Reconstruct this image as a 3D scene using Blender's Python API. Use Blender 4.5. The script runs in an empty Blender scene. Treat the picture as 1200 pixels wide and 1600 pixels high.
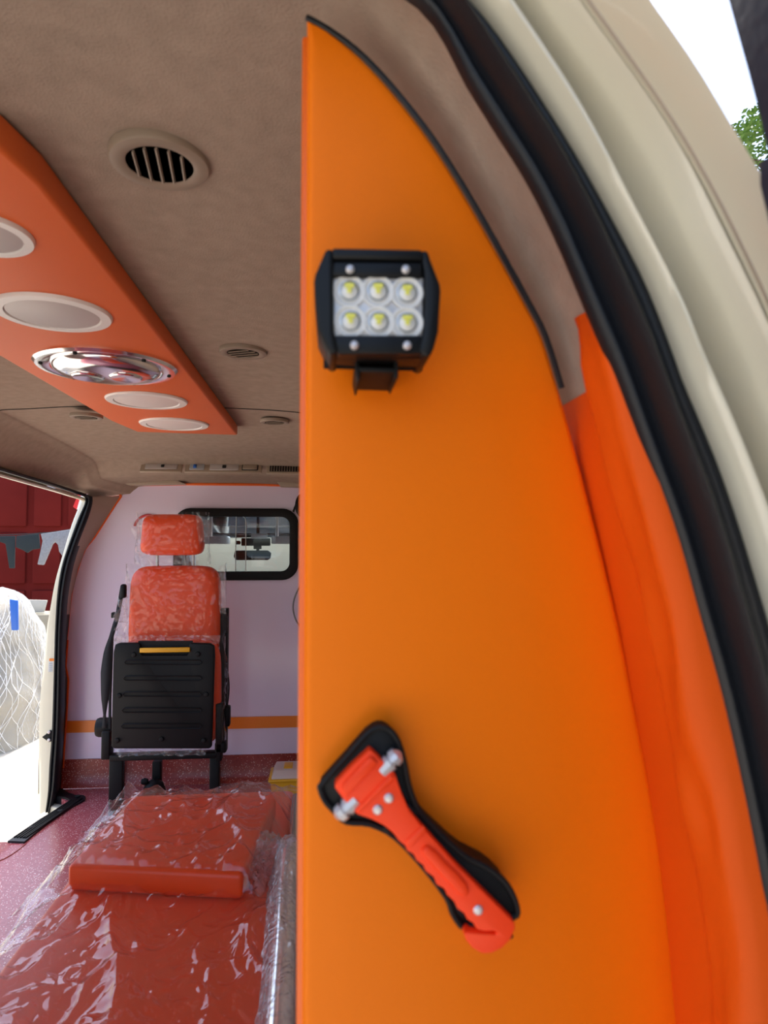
import bpy, bmesh, math, random
from mathutils import Vector, Matrix, noise
random.seed(7)
C = bpy.context.scene.collection
sc = bpy.context.scene

# ------------------------------------------------------------------ camera
F = 1050.0                       # focal length in pixels of the 1200x1600 frame
K = F/1200.0                     # depth stations below are given for f=1200 and scaled by K
CAMZ = 1.19                      # camera height above the van floor
PSI, THETA = math.atan(95/F), math.atan(50/F)
cd = bpy.data.cameras.new('camera'); cam = bpy.data.objects.new('camera', cd); C.objects.link(cam)
cd.sensor_fit = 'VERTICAL'; cd.sensor_height = 36; cd.sensor_width = 27; cd.lens = 36*F/1600
cd.clip_start = 0.02; cd.clip_end = 400
cam.location = (0, 0, CAMZ); cam.rotation_euler = (math.pi/2+THETA, 0, -PSI)
cd.dof.use_dof = True; cd.dof.focus_distance = 3.0; cd.dof.aperture_fstop = 8.0
sc.camera = cam
# ------------------------------------------------------------------ world, sun, exposure
wd = bpy.data.worlds.new('world'); sc.world = wd; wd.use_nodes = True
wn = wd.node_tree
sky = wn.nodes.new('ShaderNodeTexSky'); sky.sky_type = 'NISHITA'; sky.sun_disc = False
sky.sun_elevation = math.radians(66); sky.sun_rotation = math.radians(-15); sky.air_density = 1.0; sky.dust_density = 3.0
wn.links.new(sky.outputs[0], wn.nodes['Background'].inputs[0]); wn.nodes['Background'].inputs[1].default_value = 0.28
sd = bpy.data.lights.new('sun', 'SUN'); sun = bpy.data.objects.new('sun', sd); C.objects.link(sun)
sd.energy = 4.6; sd.angle = math.radians(0.6); sd.color = (1, .95, .86)
sun.rotation_euler = (Vector((0.03, 0.45, 0.88))).to_track_quat('Z', 'Y').to_euler()
sc.view_settings.view_transform = 'Standard'; sc.view_settings.look = 'None'
sc.view_settings.exposure = 0.84; sc.view_settings.gamma = 1.0; sc.view_settings.use_curve_mapping = False
sc.cycles.max_bounces = 14; sc.cycles.diffuse_bounces = 7; sc.cycles.transparent_max_bounces = 24
sc.cycles.use_denoising = True; sc.cycles.sample_clamp_indirect = 8

RC = Matrix.Rotation(-PSI, 3, 'Z') @ Matrix.Rotation(math.pi/2+THETA, 3, 'X')
def ray(px, py): return RC @ Vector(((px-600)/F, (800-py)/F, -1))
def P(px, py, d):                # point seen at a pixel, at depth station d along the van
    r = ray(px, py); return Vector((0, 0, CAMZ)) + r*(d*K/r.y)
def PZ(px, py, zr):              # point seen at a pixel, on the level zr (relative to the camera height)
    r = ray(px, py); return Vector((0, 0, CAMZ)) + r*(zr/r.z)
def W(x, zr, d): return Vector((x, d*K, zr+CAMZ))
GZ = -0.62                       # outside ground level

# ------------------------------------------------------------------ materials
def rgb(h):
    f = lambda c: c/12.92 if c <= .04045 else ((c+.055)/1.055)**2.4
    return tuple(f(int(h[i:i+2], 16)/255) for i in (0, 2, 4))
def mat(name, col, rough=.5, metal=0, bump=0, bscale=200, var=0, vscale=8, spec=.5, coat=0, sheen=0, distort=0):
    m = bpy.data.materials.new(name); m.use_nodes = True; nt = m.node_tree; b = nt.nodes['Principled BSDF']
    if isinstance(col, str): col = rgb(col)
    b.inputs['Base Color'].default_value = (*col, 1); b.inputs['Roughness'].default_value = rough
    b.inputs['Metallic'].default_value = metal; b.inputs['Specular IOR Level'].default_value = spec
    b.inputs['Coat Weight'].default_value = coat; b.inputs['Sheen Weight'].default_value = sheen
    tc = nt.nodes.new('ShaderNodeTexCoord')
    if var:
        n = nt.nodes.new('ShaderNodeTexNoise'); n.inputs['Scale'].default_value = vscale; n.inputs['Detail'].default_value = 6
        nt.links.new(tc.outputs['Object'], n.inputs['Vector'])
        mx = nt.nodes.new('ShaderNodeMix'); mx.data_type = 'RGBA'
        mx.inputs[6].default_value = (*[c*(1-var) for c in col], 1); mx.inputs[7].default_value = (*[min(1, c*(1+var)) for c in col], 1)
        nt.links.new(n.outputs[0], mx.inputs[0]); nt.links.new(mx.outputs[2], b.inputs['Base Color'])
    if bump:
        n2 = nt.nodes.new('ShaderNodeTexNoise'); n2.inputs['Scale'].default_value = bscale; n2.inputs['Detail'].default_value = 4
        nt.links.new(tc.outputs['Object'], n2.inputs['Vector'])
        bp = nt.nodes.new('ShaderNodeBump'); bp.inputs['Strength'].default_value = bump; bp.inputs['Distance'].default_value = .002
        nt.links.new(n2.outputs[0], bp.inputs['Height']); nt.links.new(bp.outputs[0], b.inputs['Normal'])
    return m
M = {}
M['headliner'] = mat('headliner fabric', (.34, .262, .208), .95, bump=.6, bscale=400, var=.22, vscale=38, spec=.1)
M['cream_trim'] = mat('beige plastic', (.36, .285, .215), .5, bump=.2, bscale=700)
M['orange'] = mat('orange vinyl', (.90, .185, .003), .45, bump=.12, bscale=900, spec=.15)
M['orange_pad'] = mat('orange padding vinyl', (.72, .085, .003), .5, bump=.15, bscale=700, spec=.15)
M['orange_lamp'] = mat('orange board vinyl', (.70, .135, .028), .5, bump=.12, bscale=900, spec=.3)
M['orange_seat'] = mat('orange seat vinyl', (.80, .070, .010), .4, bump=.1, bscale=600, spec=.4)
M['orange_edge'] = mat('orange piping', (.85, .14, .01), .4)
M['stripe'] = mat('orange stripe', (.88, .24, .02), .3)
M['lilac'] = mat('white laminate', (.78, .69, .86), .18, spec=.5, var=.015, vscale=2)
M['rubber'] = mat('black rubber', (.006, .007, .010), .42, bump=.15, bscale=300, spec=.35)
M['black'] = mat('black plastic', (.005, .005, .0055), .55, spec=.25, bump=.15, bscale=900)
M['black_gloss'] = mat('black aluminium', (.005, .005, .0055), .45, spec=.25)
M['paint'] = mat('cream car paint', (.62, .57, .44), .28, coat=.5, var=.03, vscale=5)
M['navy'] = mat('dark navy trim', (.012, .016, .03), .5, var=.3, vscale=30, bump=.3, bscale=150)
M['white'] = mat('white plastic', (.78, .76, .74), .35)
M['diffuser'] = mat('grey diffuser', (.50, .46, .45), .4)
M['diffuser_white'] = mat('white diffuser', (.74, .68, .66), .4)
M['chrome'] = mat('chrome', (.92, .89, .90), .14, metal=1)
M['steel'] = mat('steel', (.55, .55, .56), .25, metal=1)
M['screw'] = mat('screw', (.62, .58, .58), .35, metal=.6)
M['vent'] = mat('vent plastic', (.26, .20, .15), .55)
M['dark'] = mat('dark hollow', (.006, .006, .007), .8)  # near-black for shaded openings, and for small dark parts
M['hammer'] = mat('red orange plastic', (.97, .055, .008), .4, spec=.25)
M['yellow'] = mat('yellow plastic', (.80, .40, .01), .4)
M['lid'] = mat('cloudy lid', (.62, .48, .42), .3)
M['reflector'] = mat('reflector', (.62, .60, .60), .38, metal=.3)
M['cup'] = mat('lens cup', (.72, .70, .67), .38, spec=.4)
M['chip'] = mat('led chip', (.75, .70, .10), .4)
M['webbing'] = mat('webbing', (.012, .012, .015), .8, bump=.4, bscale=400)
M['wood'] = mat('grey board', (.45, .43, .38), .8)
M['blue'] = mat('blue plastic', (.02, .12, .5), .4)
M['cont'] = mat('red container paint', (.12, .011, .009), .9, spec=.1, var=.4, vscale=1.2)
M['cloth_grey'] = mat('grey marl', (.22, .22, .24), .95, var=.3, vscale=40)
M['cloth_dark'] = mat('dark cloth', (.015, .022, .026), .95)
M['red'] = mat('red', (.6, .01, .012), .4)
M['leaf'] = mat('leaf', (.10, .20, .03), .45, var=.6, vscale=3)
M['bark'] = mat('bark', (.14, .10, .07), .9)
M['cab_grey'] = mat('cab headliner', (.30, .30, .29), .9)
M['label'] = mat('label paper', (.75, .75, .72), .5)
M['labelgrey'] = mat('label print', (.4, .42, .45), .6)
M['rock'] = mat('rubble stone', (.33, .29, .215), .9, var=.3, vscale=6, bump=.6, bscale=30)
M['twig'] = mat('twigs', (.28, .22, .15), .9)
M['dash'] = mat('dashboard', (.10, .10, .10), .8)
# speckled vinyl
def speck(name, col, col2, sp, rough, scale=120, thr=.20):
    m = bpy.data.materials.new(name); m.use_nodes = True; nt = m.node_tree; b = nt.nodes['Principled BSDF']
    tc = nt.nodes.new('ShaderNodeTexCoord')
    v = nt.nodes.new('ShaderNodeTexVoronoi'); v.inputs['Scale'].default_value = scale
    n = nt.nodes.new('ShaderNodeTexNoise'); n.inputs['Scale'].default_value = 90; n.inputs['Detail'].default_value = 5
    nt.links.new(tc.outputs['Object'], v.inputs['Vector']); nt.links.new(tc.outputs['Object'], n.inputs['Vector'])
    cr = nt.nodes.new('ShaderNodeValToRGB'); cr.color_ramp.elements[0].color = (*col, 1); cr.color_ramp.elements[1].color = (*col2, 1)
    cr.color_ramp.elements[0].position = .35; cr.color_ramp.elements[1].position = .65
    nt.links.new(n.outputs[0], cr.inputs[0])
    lt = nt.nodes.new('ShaderNodeMath'); lt.operation = 'LESS_THAN'; lt.inputs[1].default_value = thr
    nt.links.new(v.outputs['Distance'], lt.inputs[0])
    mx = nt.nodes.new('ShaderNodeMix'); mx.data_type = 'RGBA'; mx.inputs[7].default_value = (*sp, 1)
    nt.links.new(lt.outputs[0], mx.inputs[0]); nt.links.new(cr.outputs[0], mx.inputs[6]); nt.links.new(mx.outputs[2], b.inputs['Base Color'])
    b.inputs['Roughness'].default_value = rough
    return m
M['floor'] = speck('speckled floor vinyl', (.30, .06, .075), (.40, .10, .11), (.85, .65, .62), .24)
M['cove'] = speck('speckled cove vinyl', (.26, .03, .025), (.34, .05, .035), (.85, .6, .5), .35)
M['ground'] = mat('dusty ground', (.52, .47, .38), .95, var=.35, vscale=5, bump=.8, bscale=25)
# clear crinkled film
def film(name, haze=.10, rough=.09, tint=(.95, .93, .94), bscale=16, bstr=.6, base_r=.06):
    m = bpy.data.materials.new(name); m.use_nodes = True; nt = m.node_tree
    for n in list(nt.nodes): nt.nodes.remove(n)
    out = nt.nodes.new('ShaderNodeOutputMaterial')
    tr = nt.nodes.new('ShaderNodeBsdfTransparent'); df = nt.nodes.new('ShaderNodeBsdfDiffuse'); gl = nt.nodes.new('ShaderNodeBsdfGlossy')
    tl = nt.nodes.new('ShaderNodeBsdfTranslucent')
    for x in (df, tl): x.inputs[0].default_value = (*tint, 1)
    gl.inputs['Roughness'].default_value = rough
    tc = nt.nodes.new('ShaderNodeTexCoord'); ns = nt.nodes.new('ShaderNodeTexVoronoi'); ns.feature = 'F1'
    n0 = nt.nodes.new('ShaderNodeTexNoise'); n0.inputs['Scale'].default_value = 5; n0.inputs['Detail'].default_value = 3
    ad = nt.nodes.new('ShaderNodeMix'); ad.data_type = 'RGBA'; ad.blend_type = 'ADD'; ad.inputs[0].default_value = .35
    nt.links.new(tc.outputs['Object'], n0.inputs['Vector']); nt.links.new(tc.outputs['Object'], ad.inputs[6]); nt.links.new(n0.outputs[1], ad.inputs[7])
    ns.inputs['Scale'].default_value = bscale; nt.links.new(ad.outputs[2], ns.inputs['Vector'])
    bp = nt.nodes.new('ShaderNodeBump'); bp.inputs['Strength'].default_value = bstr; bp.inputs['Distance'].default_value = .01
    nt.links.new(ns.outputs['Distance'], bp.inputs['Height'])
    for x in (gl, df): nt.links.new(bp.outputs[0], x.inputs['Normal'])
    m1 = nt.nodes.new('ShaderNodeMixShader'); m1.inputs[0].default_value = .4
    nt.links.new(df.outputs[0], m1.inputs[1]); nt.links.new(tl.outputs[0], m1.inputs[2])
    m2 = nt.nodes.new('ShaderNodeMixShader'); m2.inputs[0].default_value = haze
    nt.links.new(tr.outputs[0], m2.inputs[1]); nt.links.new(m1.outputs[0], m2.inputs[2])
    lw = nt.nodes.new('ShaderNodeLayerWeight'); lw.inputs['Blend'].default_value = .5; nt.links.new(bp.outputs[0], lw.inputs['Normal'])
    pw = nt.nodes.new('ShaderNodeMath'); pw.operation = 'POWER'; pw.inputs[1].default_value = 4.0; nt.links.new(lw.outputs['Facing'], pw.inputs[0])
    fr = nt.nodes.new('ShaderNodeMath'); fr.operation = 'MULTIPLY_ADD'; fr.inputs[1].default_value = .75; fr.inputs[2].default_value = base_r; nt.links.new(pw.outputs[0], fr.inputs[0])
    m3 = nt.nodes.new('ShaderNodeMixShader'); nt.links.new(fr.outputs[0], m3.inputs[0])
    nt.links.new(m2.outputs[0], m3.inputs[1]); nt.links.new(gl.outputs[0], m3.inputs[2]); nt.links.new(m3.outputs[0], out.inputs[0])
    return m
M['film'] = film('clear plastic film', haze=.03, rough=.06, base_r=.05, bscale=11)
M['film_seat'] = film('clear seat film', haze=.01, rough=.08, bscale=14, bstr=.5, base_r=.035)
M['film_rag'] = film('loose film', haze=.16, rough=.12, bscale=30, bstr=.6)
M['film_wrap'] = film('bubble wrap film', haze=.20, rough=.15, bscale=60, bstr=.6)
M['net'] = film('white netting', haze=.16, rough=.4, bscale=30)
def glass(name, tint=(.95, .97, .98)):
    m = bpy.data.materials.new(name); m.use_nodes = True; nt = m.node_tree
    for n in list(nt.nodes): nt.nodes.remove(n)
    out = nt.nodes.new('ShaderNodeOutputMaterial'); tr = nt.nodes.new('ShaderNodeBsdfTransparent'); gl = nt.nodes.new('ShaderNodeBsdfGlossy')
    tr.inputs[0].default_value = (*tint, 1); gl.inputs['Roughness'].default_value = .02
    fr = nt.nodes.new('ShaderNodeFresnel'); fr.inputs['IOR'].default_value = 1.45
    mx = nt.nodes.new('ShaderNodeMixShader'); nt.links.new(fr.outputs[0], mx.inputs[0]); nt.links.new(tr.outputs[0], mx.inputs[1])
    nt.links.new(gl.outputs[0], mx.inputs[2]); nt.links.new(mx.outputs[0], out.inputs[0]); return m
M['glass'] = glass('window glass'); M['windscreen'] = glass('windscreen glass', (.85, .92, .98))

# ------------------------------------------------------------------ mesh helpers
class MB:
    def __init__(s): s.v = []; s.f = []
    def add(s, vs, fs):
        o = len(s.v); s.v += [tuple(v) for v in vs]; s.f += [tuple(i+o for i in f) for f in fs]; return s
    def box(s, c, size, R=None):
        c = Vector(c); hx, hy, hz = [a/2 for a in size]
        vs = [Vector((x, y, z)) for x in (-hx, hx) for y in (-hy, hy) for z in (-hz, hz)]
        if R: vs = [R @ v for v in vs]
        return s.add([v+c for v in vs], [(0, 1, 3, 2), (4, 6, 7, 5), (0, 4, 5, 1), (2, 3, 7, 6), (0, 2, 6, 4), (1, 5, 7, 3)])
    def bar(s, a, b, w, h, up=(0, 0, 1)):
        a, b = Vector(a), Vector(b); d = (b-a); L = d.length; d.normalize()
        x = d.cross(Vector(up)).normalized(); z = x.cross(d)
        R = Matrix((x, d, z)).transposed(); return s.box((a+b)/2, (w, L, h), R)
    def tube(s, path, r, n=10, closed=False, flat=1, taper=None):
        path = [Vector(p) for p in path]; m = len(path); rings = []
        up = Vector((0.13, 0.21, 0.97)).normalized(); px = None
        for i, p in enumerate(path):
            a = path[(i-1) % m] if (closed or i) else p; b = path[(i+1) % m] if (closed or i < m-1) else p
            t = (b-a).normalized()
            if px is None:
                px = t.cross(up); 
                if px.length < .1: px = t.cross(Vector((1, 0, 0)))
            px = (px - t*px.dot(t)).normalized(); y = t.cross(px)
            rr = r if taper is None else r*taper[i]
            rings.append([p+px*math.cos(2*math.pi*k/n)*rr+y*math.sin(2*math.pi*k/n)*rr*flat for k in range(n)])
        vs = [v for ring in rings for v in ring]; fs = []
        for i in range(m if closed else m-1):
            j = (i+1) % m
            for k in range(n): fs.append((i*n+k, i*n+(k+1) % n, j*n+(k+1) % n, j*n+k))
        if not closed: fs += [tuple(range(n))[::-1], tuple((m-1)*n+k for k in range(n))]
        return s.add(vs, fs)
    def prism(s, poly, off):      # poly: 3-D points in a plane, off: extrusion vector
        n = len(poly); off = Vector(off); a = [Vector(p) for p in poly]
        vs = a+[p+off for p in a]
        return s.add(vs, [tuple(range(n)), tuple(range(2*n-1, n-1, -1))]+[(i, i+n, (i+1) % n+n, (i+1) % n) for i in range(n)])
    def lathe(s, prof, n=32, M4=None):   # prof: (r,h) about z
        vs = []; fs = []; m = len(prof)
        for r, h in prof:
            for k in range(n):
                a = 2*math.pi*k/n; v = Vector((r*math.cos(a), r*math.sin(a), h)); vs.append(M4 @ v if M4 else v)
        for i in range(m-1):
            for k in range(n): fs.append((i*n+k, i*n+(k+1) % n, (i+1)*n+(k+1) % n, (i+1)*n+k))
        fs += [tuple(range(n))[::-1], tuple((m-1)*n+k for k in range(n))]
        return s.add(vs, fs)
    def grid(s, rows, closed_u=False):
        n = len(rows[0]); vs = [p for r in rows for p in r]; fs = []
        for i in range(len(rows)-1):
            for k in range(n if closed_u else n-1):
                fs.append((i*n+k, i*n+(k+1) % n, (i+1)*n+(k+1) % n, (i+1)*n+k))
        return s.add(vs, fs)
    def build(s, name, m, parent=None, bevel=0, segs=2, smooth=True, angle=40, solid=0, subsurf=0, soff=-1):
        me = bpy.data.meshes.new(name); me.from_pydata(s.v, [], s.f); me.update()
        b = bmesh.new(); b.from_mesh(me); bmesh.ops.recalc_face_normals(b, faces=b.faces) if not solid else None
        b.to_mesh(me); b.free()
        me.materials.append(M[m] if isinstance(m, str) else m)
        o = bpy.data.objects.new(name, me); C.objects.link(o)
        if solid: q = o.modifiers.new('s', 'SOLIDIFY'); q.thickness = solid; q.offset = soff
        if bevel: q = o.modifiers.new('b', 'BEVEL'); q.width = bevel; q.segments = segs; q.limit_method = 'ANGLE'; q.angle_limit = math.radians(35); q.harden_normals = False
        if subsurf: q = o.modifiers.new('u', 'SUBSURF'); q.levels = subsurf; q.render_levels = subsurf
        if smooth:
            me.shade_smooth()
            if not subsurf: me.set_sharp_from_angle(angle=math.radians(angle)) if not bevel else None
        if parent is not None:
            o.parent = parent
        return o
def tag(o, label=None, cat=None, group=None, kind=None):
    if label: o['label'] = label
    if cat: o['category'] = cat
    if group: o['group'] = group
    if kind: o['kind'] = kind
    return o
def thing(name, loc, label, cat, group=None, rot=(0, 0, 0), kind=None):
    o = bpy.data.objects.new(name, None); C.objects.link(o); o.location = loc; o.rotation_euler = rot; o.empty_display_size = .02
    return tag(o, label, cat, group, kind)
def keep(child, root):           # child mesh is in world coordinates: parent without moving it
    child.parent = root
    child.matrix_parent_inverse = Matrix.LocRotScale(root.location, root.rotation_euler, None).inverted()
    return child
def smooth_path(pts, sub=6, closed=False):
    pts = [Vector(p) for p in pts]; n = len(pts); out = []
    for i in range(n if closed else n-1):
        g = lambda j: pts[j % n] if closed else pts[max(0, min(n-1, j))]
        p0, p1, p2, p3 = g(i-1), g(i), g(i+1), g(i+2)
        for k in range(sub):
            t = k/sub
            out.append(.5*((2*p1)+(-p0+p2)*t+(2*p0-5*p1+4*p2-p3)*t*t+(-p0+3*p1-3*p2+p3)*t**3))
    if not closed: out.append(pts[-1])
    return out
def lerp(tab, x):
    if x <= tab[0][0]: return tab[0][1]
    for (a, va), (b, vb) in zip(tab, tab[1:]):
        if x <= b: return va+(vb-va)*(x-a)/(b-a)
    return tab[-1][1]
def sstep(a, b, x):
    t = max(0, min(1, (x-a)/(b-a))); return t*t*(3-2*t)

# ================================================================== LARGE STRUCTURE
CX = -0.5                        # centre line of the van
pan_px = [(482, 27), (515, 45), (560, 78), (600, 118), (640, 165), (680, 218), (720, 280), (760, 348), (800, 420), (830, 475), (855, 525), (880, 605),
          (912, 720), (945, 850), (975, 975), (1000, 1100), (1025, 1225), (1045, 1350), (1060, 1475), (1072, 1600)]
sec = [Vector((p.x, 0, p.z-CAMZ)) for p in (P(x, y, .62) for x, y in pan_px)]
PANEL_EDGE = [v.copy() for v in sec]
top0 = sec[0]
sec = [Vector((CX, 0, .458)), Vector((-.35, 0, .457)), Vector((-.2, 0, .452)), Vector((-.09, 0, .443))]+sec+[Vector((.335, 0, -.75)), Vector((.345, 0, -1.0)), Vector((.345, 0, -1.19))]
sec = smooth_path(sec, 4)
kY = [(.45, 1.0), (.7, 1.0), (1.3, 1.03), (2.3, 1.10), (3.0, 1.13), (3.76, 1.10), (3.9, .98), (4.0, .86)]
dY = [(.45, 0), (2.7, 0), (3.1, -.012), (3.4, -.030), (3.6, -.045), (3.66, -.058), (3.74, -.123), (3.85, -.135), (4.02, -.15)]
def shell(s, d, side):           # point of the inner skin: s index in section, side +-1
    p = sec[s]; off = p.x-CX; w = max(0, min(1, (p.z+.3)/.5)); k = 1+(lerp(kY, d)-1)*w
    zz = p.z+lerp(dY, d)*max(0, min(1, (p.z-.24)/.16))
    return Vector((CX+side*off*k, d*K, zz+CAMZ))
NS = len(sec)
stations = [.49, .55, .62, .7, .9, 1.1, 1.3, 1.6, 1.9, 2.1, 2.3, 2.5, 2.62, 2.75, 2.9, 3.05, 3.2, 3.3, 3.4, 3.5, 3.6, 3.63, 3.66, 3.70, 3.74, 3.78, 3.82, 3.88, 3.94, 4.0]
i_ceil = next(i for i in range(NS) if sec[i].z < .10)       # ceiling ends here, walls below
i_head = next(i for i in range(NS) if sec[i].z < .275)      # door header height
DOOR0, DOOR1 = 1.6, 3.78
def strip(side, i0, i1, st, name, m, kind='structure'):
    rows = [[shell(i, d, side) for i in range(i0, i1+1)] for d in st]
    if side > 0: rows = rows[::-1]
    b = MB().grid(rows); o = b.build(name, m, solid=.02, soff=1); o.modifiers.clear()
    return o
def skin(b, rows, th=.03):       # inner skin plus an outer one, closed all round
    out = []
    for r in rows:
        o = []
        for p in r:
            d_ = Vector((p.x-CX, 0, p.z-.75)).normalized(); o.append(p+d_*th)
        out.append(list(r)+o[::-1])
    b.grid(out, closed_u=True); n = len(rows[0])
    for r in (out[0], out[-1]): b.add(r, [(i, i+1, 2*n-2-i, 2*n-1-i) for i in range(n-1)])
    return b
# ceiling: both sides in one mesh; the left side stops at the door header over the door
bm = MB()
skin(bm, [[shell(i, d, 1) for i in range(i_ceil, 0, -1)]+[shell(i, d, -1) for i in range(0, i_head+1)] for d in stations])
for st in ([d for d in stations if d <= DOOR0], [d for d in stations if d >= 3.86]):
    skin(bm, [[shell(i, d, -1) for i in range(i_head, i_ceil+1)] for d in st], .03 if st[0] < DOOR0 else .003)
ceiling = bm.build('ceiling', 'headliner', angle=50)
tag(ceiling, 'taupe fabric headliner of the van', kind='structure')
wr = skin(MB(), [[shell(i, d, 1) for i in range(i_ceil, NS)] for d in stations]).build('wall_right', 'cream_trim', angle=50)
tag(wr, 'right inner side of the van behind the orange panel', kind='structure')
b = MB()
for st in ([d for d in stations if d <= DOOR0], [d for d in stations if d >= 3.86]):
    skin(b, [[shell(i, d, -1) for i in range(i_ceil, NS)] for d in st], .03 if st[0] < DOOR0 else .003)
wl = b.build('wall_left', 'cream_trim', angle=50)
tag(wl, 'left inner side of the van beside the side door', kind='structure')
# header roll over the side door with its thin rubber line
hp = [shell(i_head, d, -1) for d in stations if DOOR0 <= d <= 3.5]
b = MB().tube([p+Vector((-.008, 0, -.001)) for p in hp], .008, 10); o = b.build('trim_1', 'cream_trim'); tag(o, 'beige roll along the top of the side door opening', kind='structure')
# seam across the ceiling
sm = [shell(i, 2.60, 1) for i in range(i_ceil, 0, -1)]+[shell(i, 2.60, -1) for i in range(0, i_head+1)]
b = MB().tube([p-Vector((0, 0, .0005)) for p in sm], .0022, 6); o = b.build('trim_2', 'dark'); tag(o, 'thin dark seam running across the headliner', kind='structure')

# floor, following the step plate
plate_in = [(38, 1318), (133, 1230), (130, 1224), (111, 1223), (100, 1211)]
FZ = -1.19
def PS(x, y, z):
    p = PZ(x, y, z); Y = p.y if p.y < 3.0 else 3.0+(p.y-3.0)*.655
    return Vector((p.x*Y/p.y, Y, p.z))
fl = [Vector((.345, .45*K, 0)), Vector((.345, 4.0*K, 0)), Vector((-1.345, 4.0*K, 0)), PS(88, 1209, FZ), PS(80, 1216, FZ), PS(100, 1230, FZ), PS(104, 1237, FZ), PS(60, 1277, FZ), PS(14, 1315, FZ)]
e = fl[-1]; fl += [Vector((-1.40, e.y, 0)), Vector((-1.40, DOOR0*K, 0)), Vector((-1.345, DOOR0*K, 0)), Vector((-1.345, .45*K, 0))]
b = MB().prism(fl, (0, 0, -.06)); floor = b.build('floor', 'floor', bevel=.002); tag(floor, 'speckled pink red vinyl floor of the van', kind='structure')
b = MB().tube(smooth_path([PZ(-40, 1358, FZ), PZ(0, 1345, FZ), PZ(22, 1333, FZ), PZ(40, 1319, FZ)], 5), .003, 6); o = b.build('trim_3', 'cove'); tag(o, 'raised seam in the vinyl floor near the step plate', kind='structure')

# ------------------------------------------------------------------ front partition
out_px = [(210, 758), (190, 776), (166, 812), (148, 840), (134, 858), (122, 890), (112, 930), (106, 990), (104, 1003), (101, 1040), (105, 1063), (102, 1123), (99.5, 1156), (96, 1207)]
left = [P(x, y, 4.0) for x, y in out_px]
top_z = left[0].z
def mir(p): return Vector((2*CX-p.x, p.y, p.z))
right = [mir(p)+Vector((.09*(1-sstep(top_z-.12, top_z, p.z)), 0, 0)) for p in left]
wpx = (274, 797, 464, 904)        # window hole
h = [P(wpx[0], wpx[3], 4), P(wpx[2], wpx[3], 4), P(wpx[2], wpx[1], 4), P(wpx[0], wpx[1], 4)]
def rrect(x0, z0, x1, z1, r, y, n=6):
    o = []
    for cx, cz, a0 in ((x1-r, z0+r, -90), (x1-r, z1-r, 0), (x0+r, z1-r, 90), (x0+r, z0+r, 180)):
        for k in range(n+1):
            a = math.radians(a0+90*k/n); o.append(Vector((cx+r*math.cos(a), y, cz+r*math.sin(a))))
    return o
PY = 4.0*K
wx0, wx1, wz0, wz1 = h[0].x, h[1].x, (h[0].z+h[1].z)/2, (h[2].z+h[3].z)/2
hole = rrect(wx0, wz0, wx1, wz1, .075, PY)
outer = [left[i] for i in range(len(left)-1, -1, -1)]+right       # bottom-left, up, across, down right
# bridge polygon: outer loop then hole loop through triangulation with bmesh
bmm = bmesh.new()
def loop(bmm, pts):
    vs = [bmm.verts.new(p) for p in pts]; return [bmm.edges.new((vs[i], vs[(i+1) % len(vs)])) for i in range(len(vs))]
ed = loop(bmm, outer)+loop(bmm, hole)
bmesh.ops.triangle_fill(bmm, use_beauty=True, edges=ed)
me = bpy.data.meshes.new('wall_front'); bmm.to_mesh(me); bmm.free(); me.materials.append(M['lilac'])
wf = bpy.data.objects.new('wall_front', me); C.objects.link(wf); q = wf.modifiers.new('s', 'SOLIDIFY'); q.thickness = .02; q.offset = 0
tag(wf, 'glossy white front partition wall with an orange stripe', kind='structure')
FY = PY-.012
def wallpart(b, name, m, **k): return b.build(name, m, wf, **k)
def lx(z, sgn=-1):               # partition half outline x at height z
    t = sorted([(p.z, p.x) for p in left]); return lerp(t, z)
z0, z1 = P(300, 1139, 4).z, P(300, 1121, 4).z
b = MB().box((CX, FY-.002, (z0+z1)/2), (-2*(lx((z0+z1)/2)-CX)-.03, .005, z1-z0)); wallpart(b, 'stripe', 'stripe')
b = MB().tube(smooth_path([p+Vector((0, -.014, 0)) for p in outer], 3), .007, 8); wallpart(b, 'piping', 'orange_edge')
b = MB().tube([P(106, 1000, 3.97), P(103, 1040, 3.97), P(107, 1063, 3.97), P(104, 1123, 3.97), P(101.5, 1156, 3.97), P(99, 1200, 3.97)], .004, 6); wallpart(b, 'piping', 'orange_edge')
# coved skirting
zc = P(300, 1180, 4).z
prof = [(0, zc), (-.004, zc), (-.004, .06), (-.012, .028), (-.022, .010), (-.034, .002)]
b = MB().grid([[Vector((x, FY+y, z)) for y, z in prof] for x in (-1.34, .34)]); o = b.build('baseboard_front', 'cove'); tag(o, 'dark red speckled skirting under the partition', kind='structure')
# ring printed on the wall
cpt = P(233, 826, 4); r = .068
b = MB()
arc = [Vector((cpt.x+r*math.cos(a), FY-.003, cpt.z+r*math.sin(a))) for a in [math.radians(x) for x in range(20, 172, 6)]]
b.tube(arc, .0065, 8, flat=1); wallpart(b, 'emblem', 'red')['label'] = 'red printed ring mostly hidden by the headrest'
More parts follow.
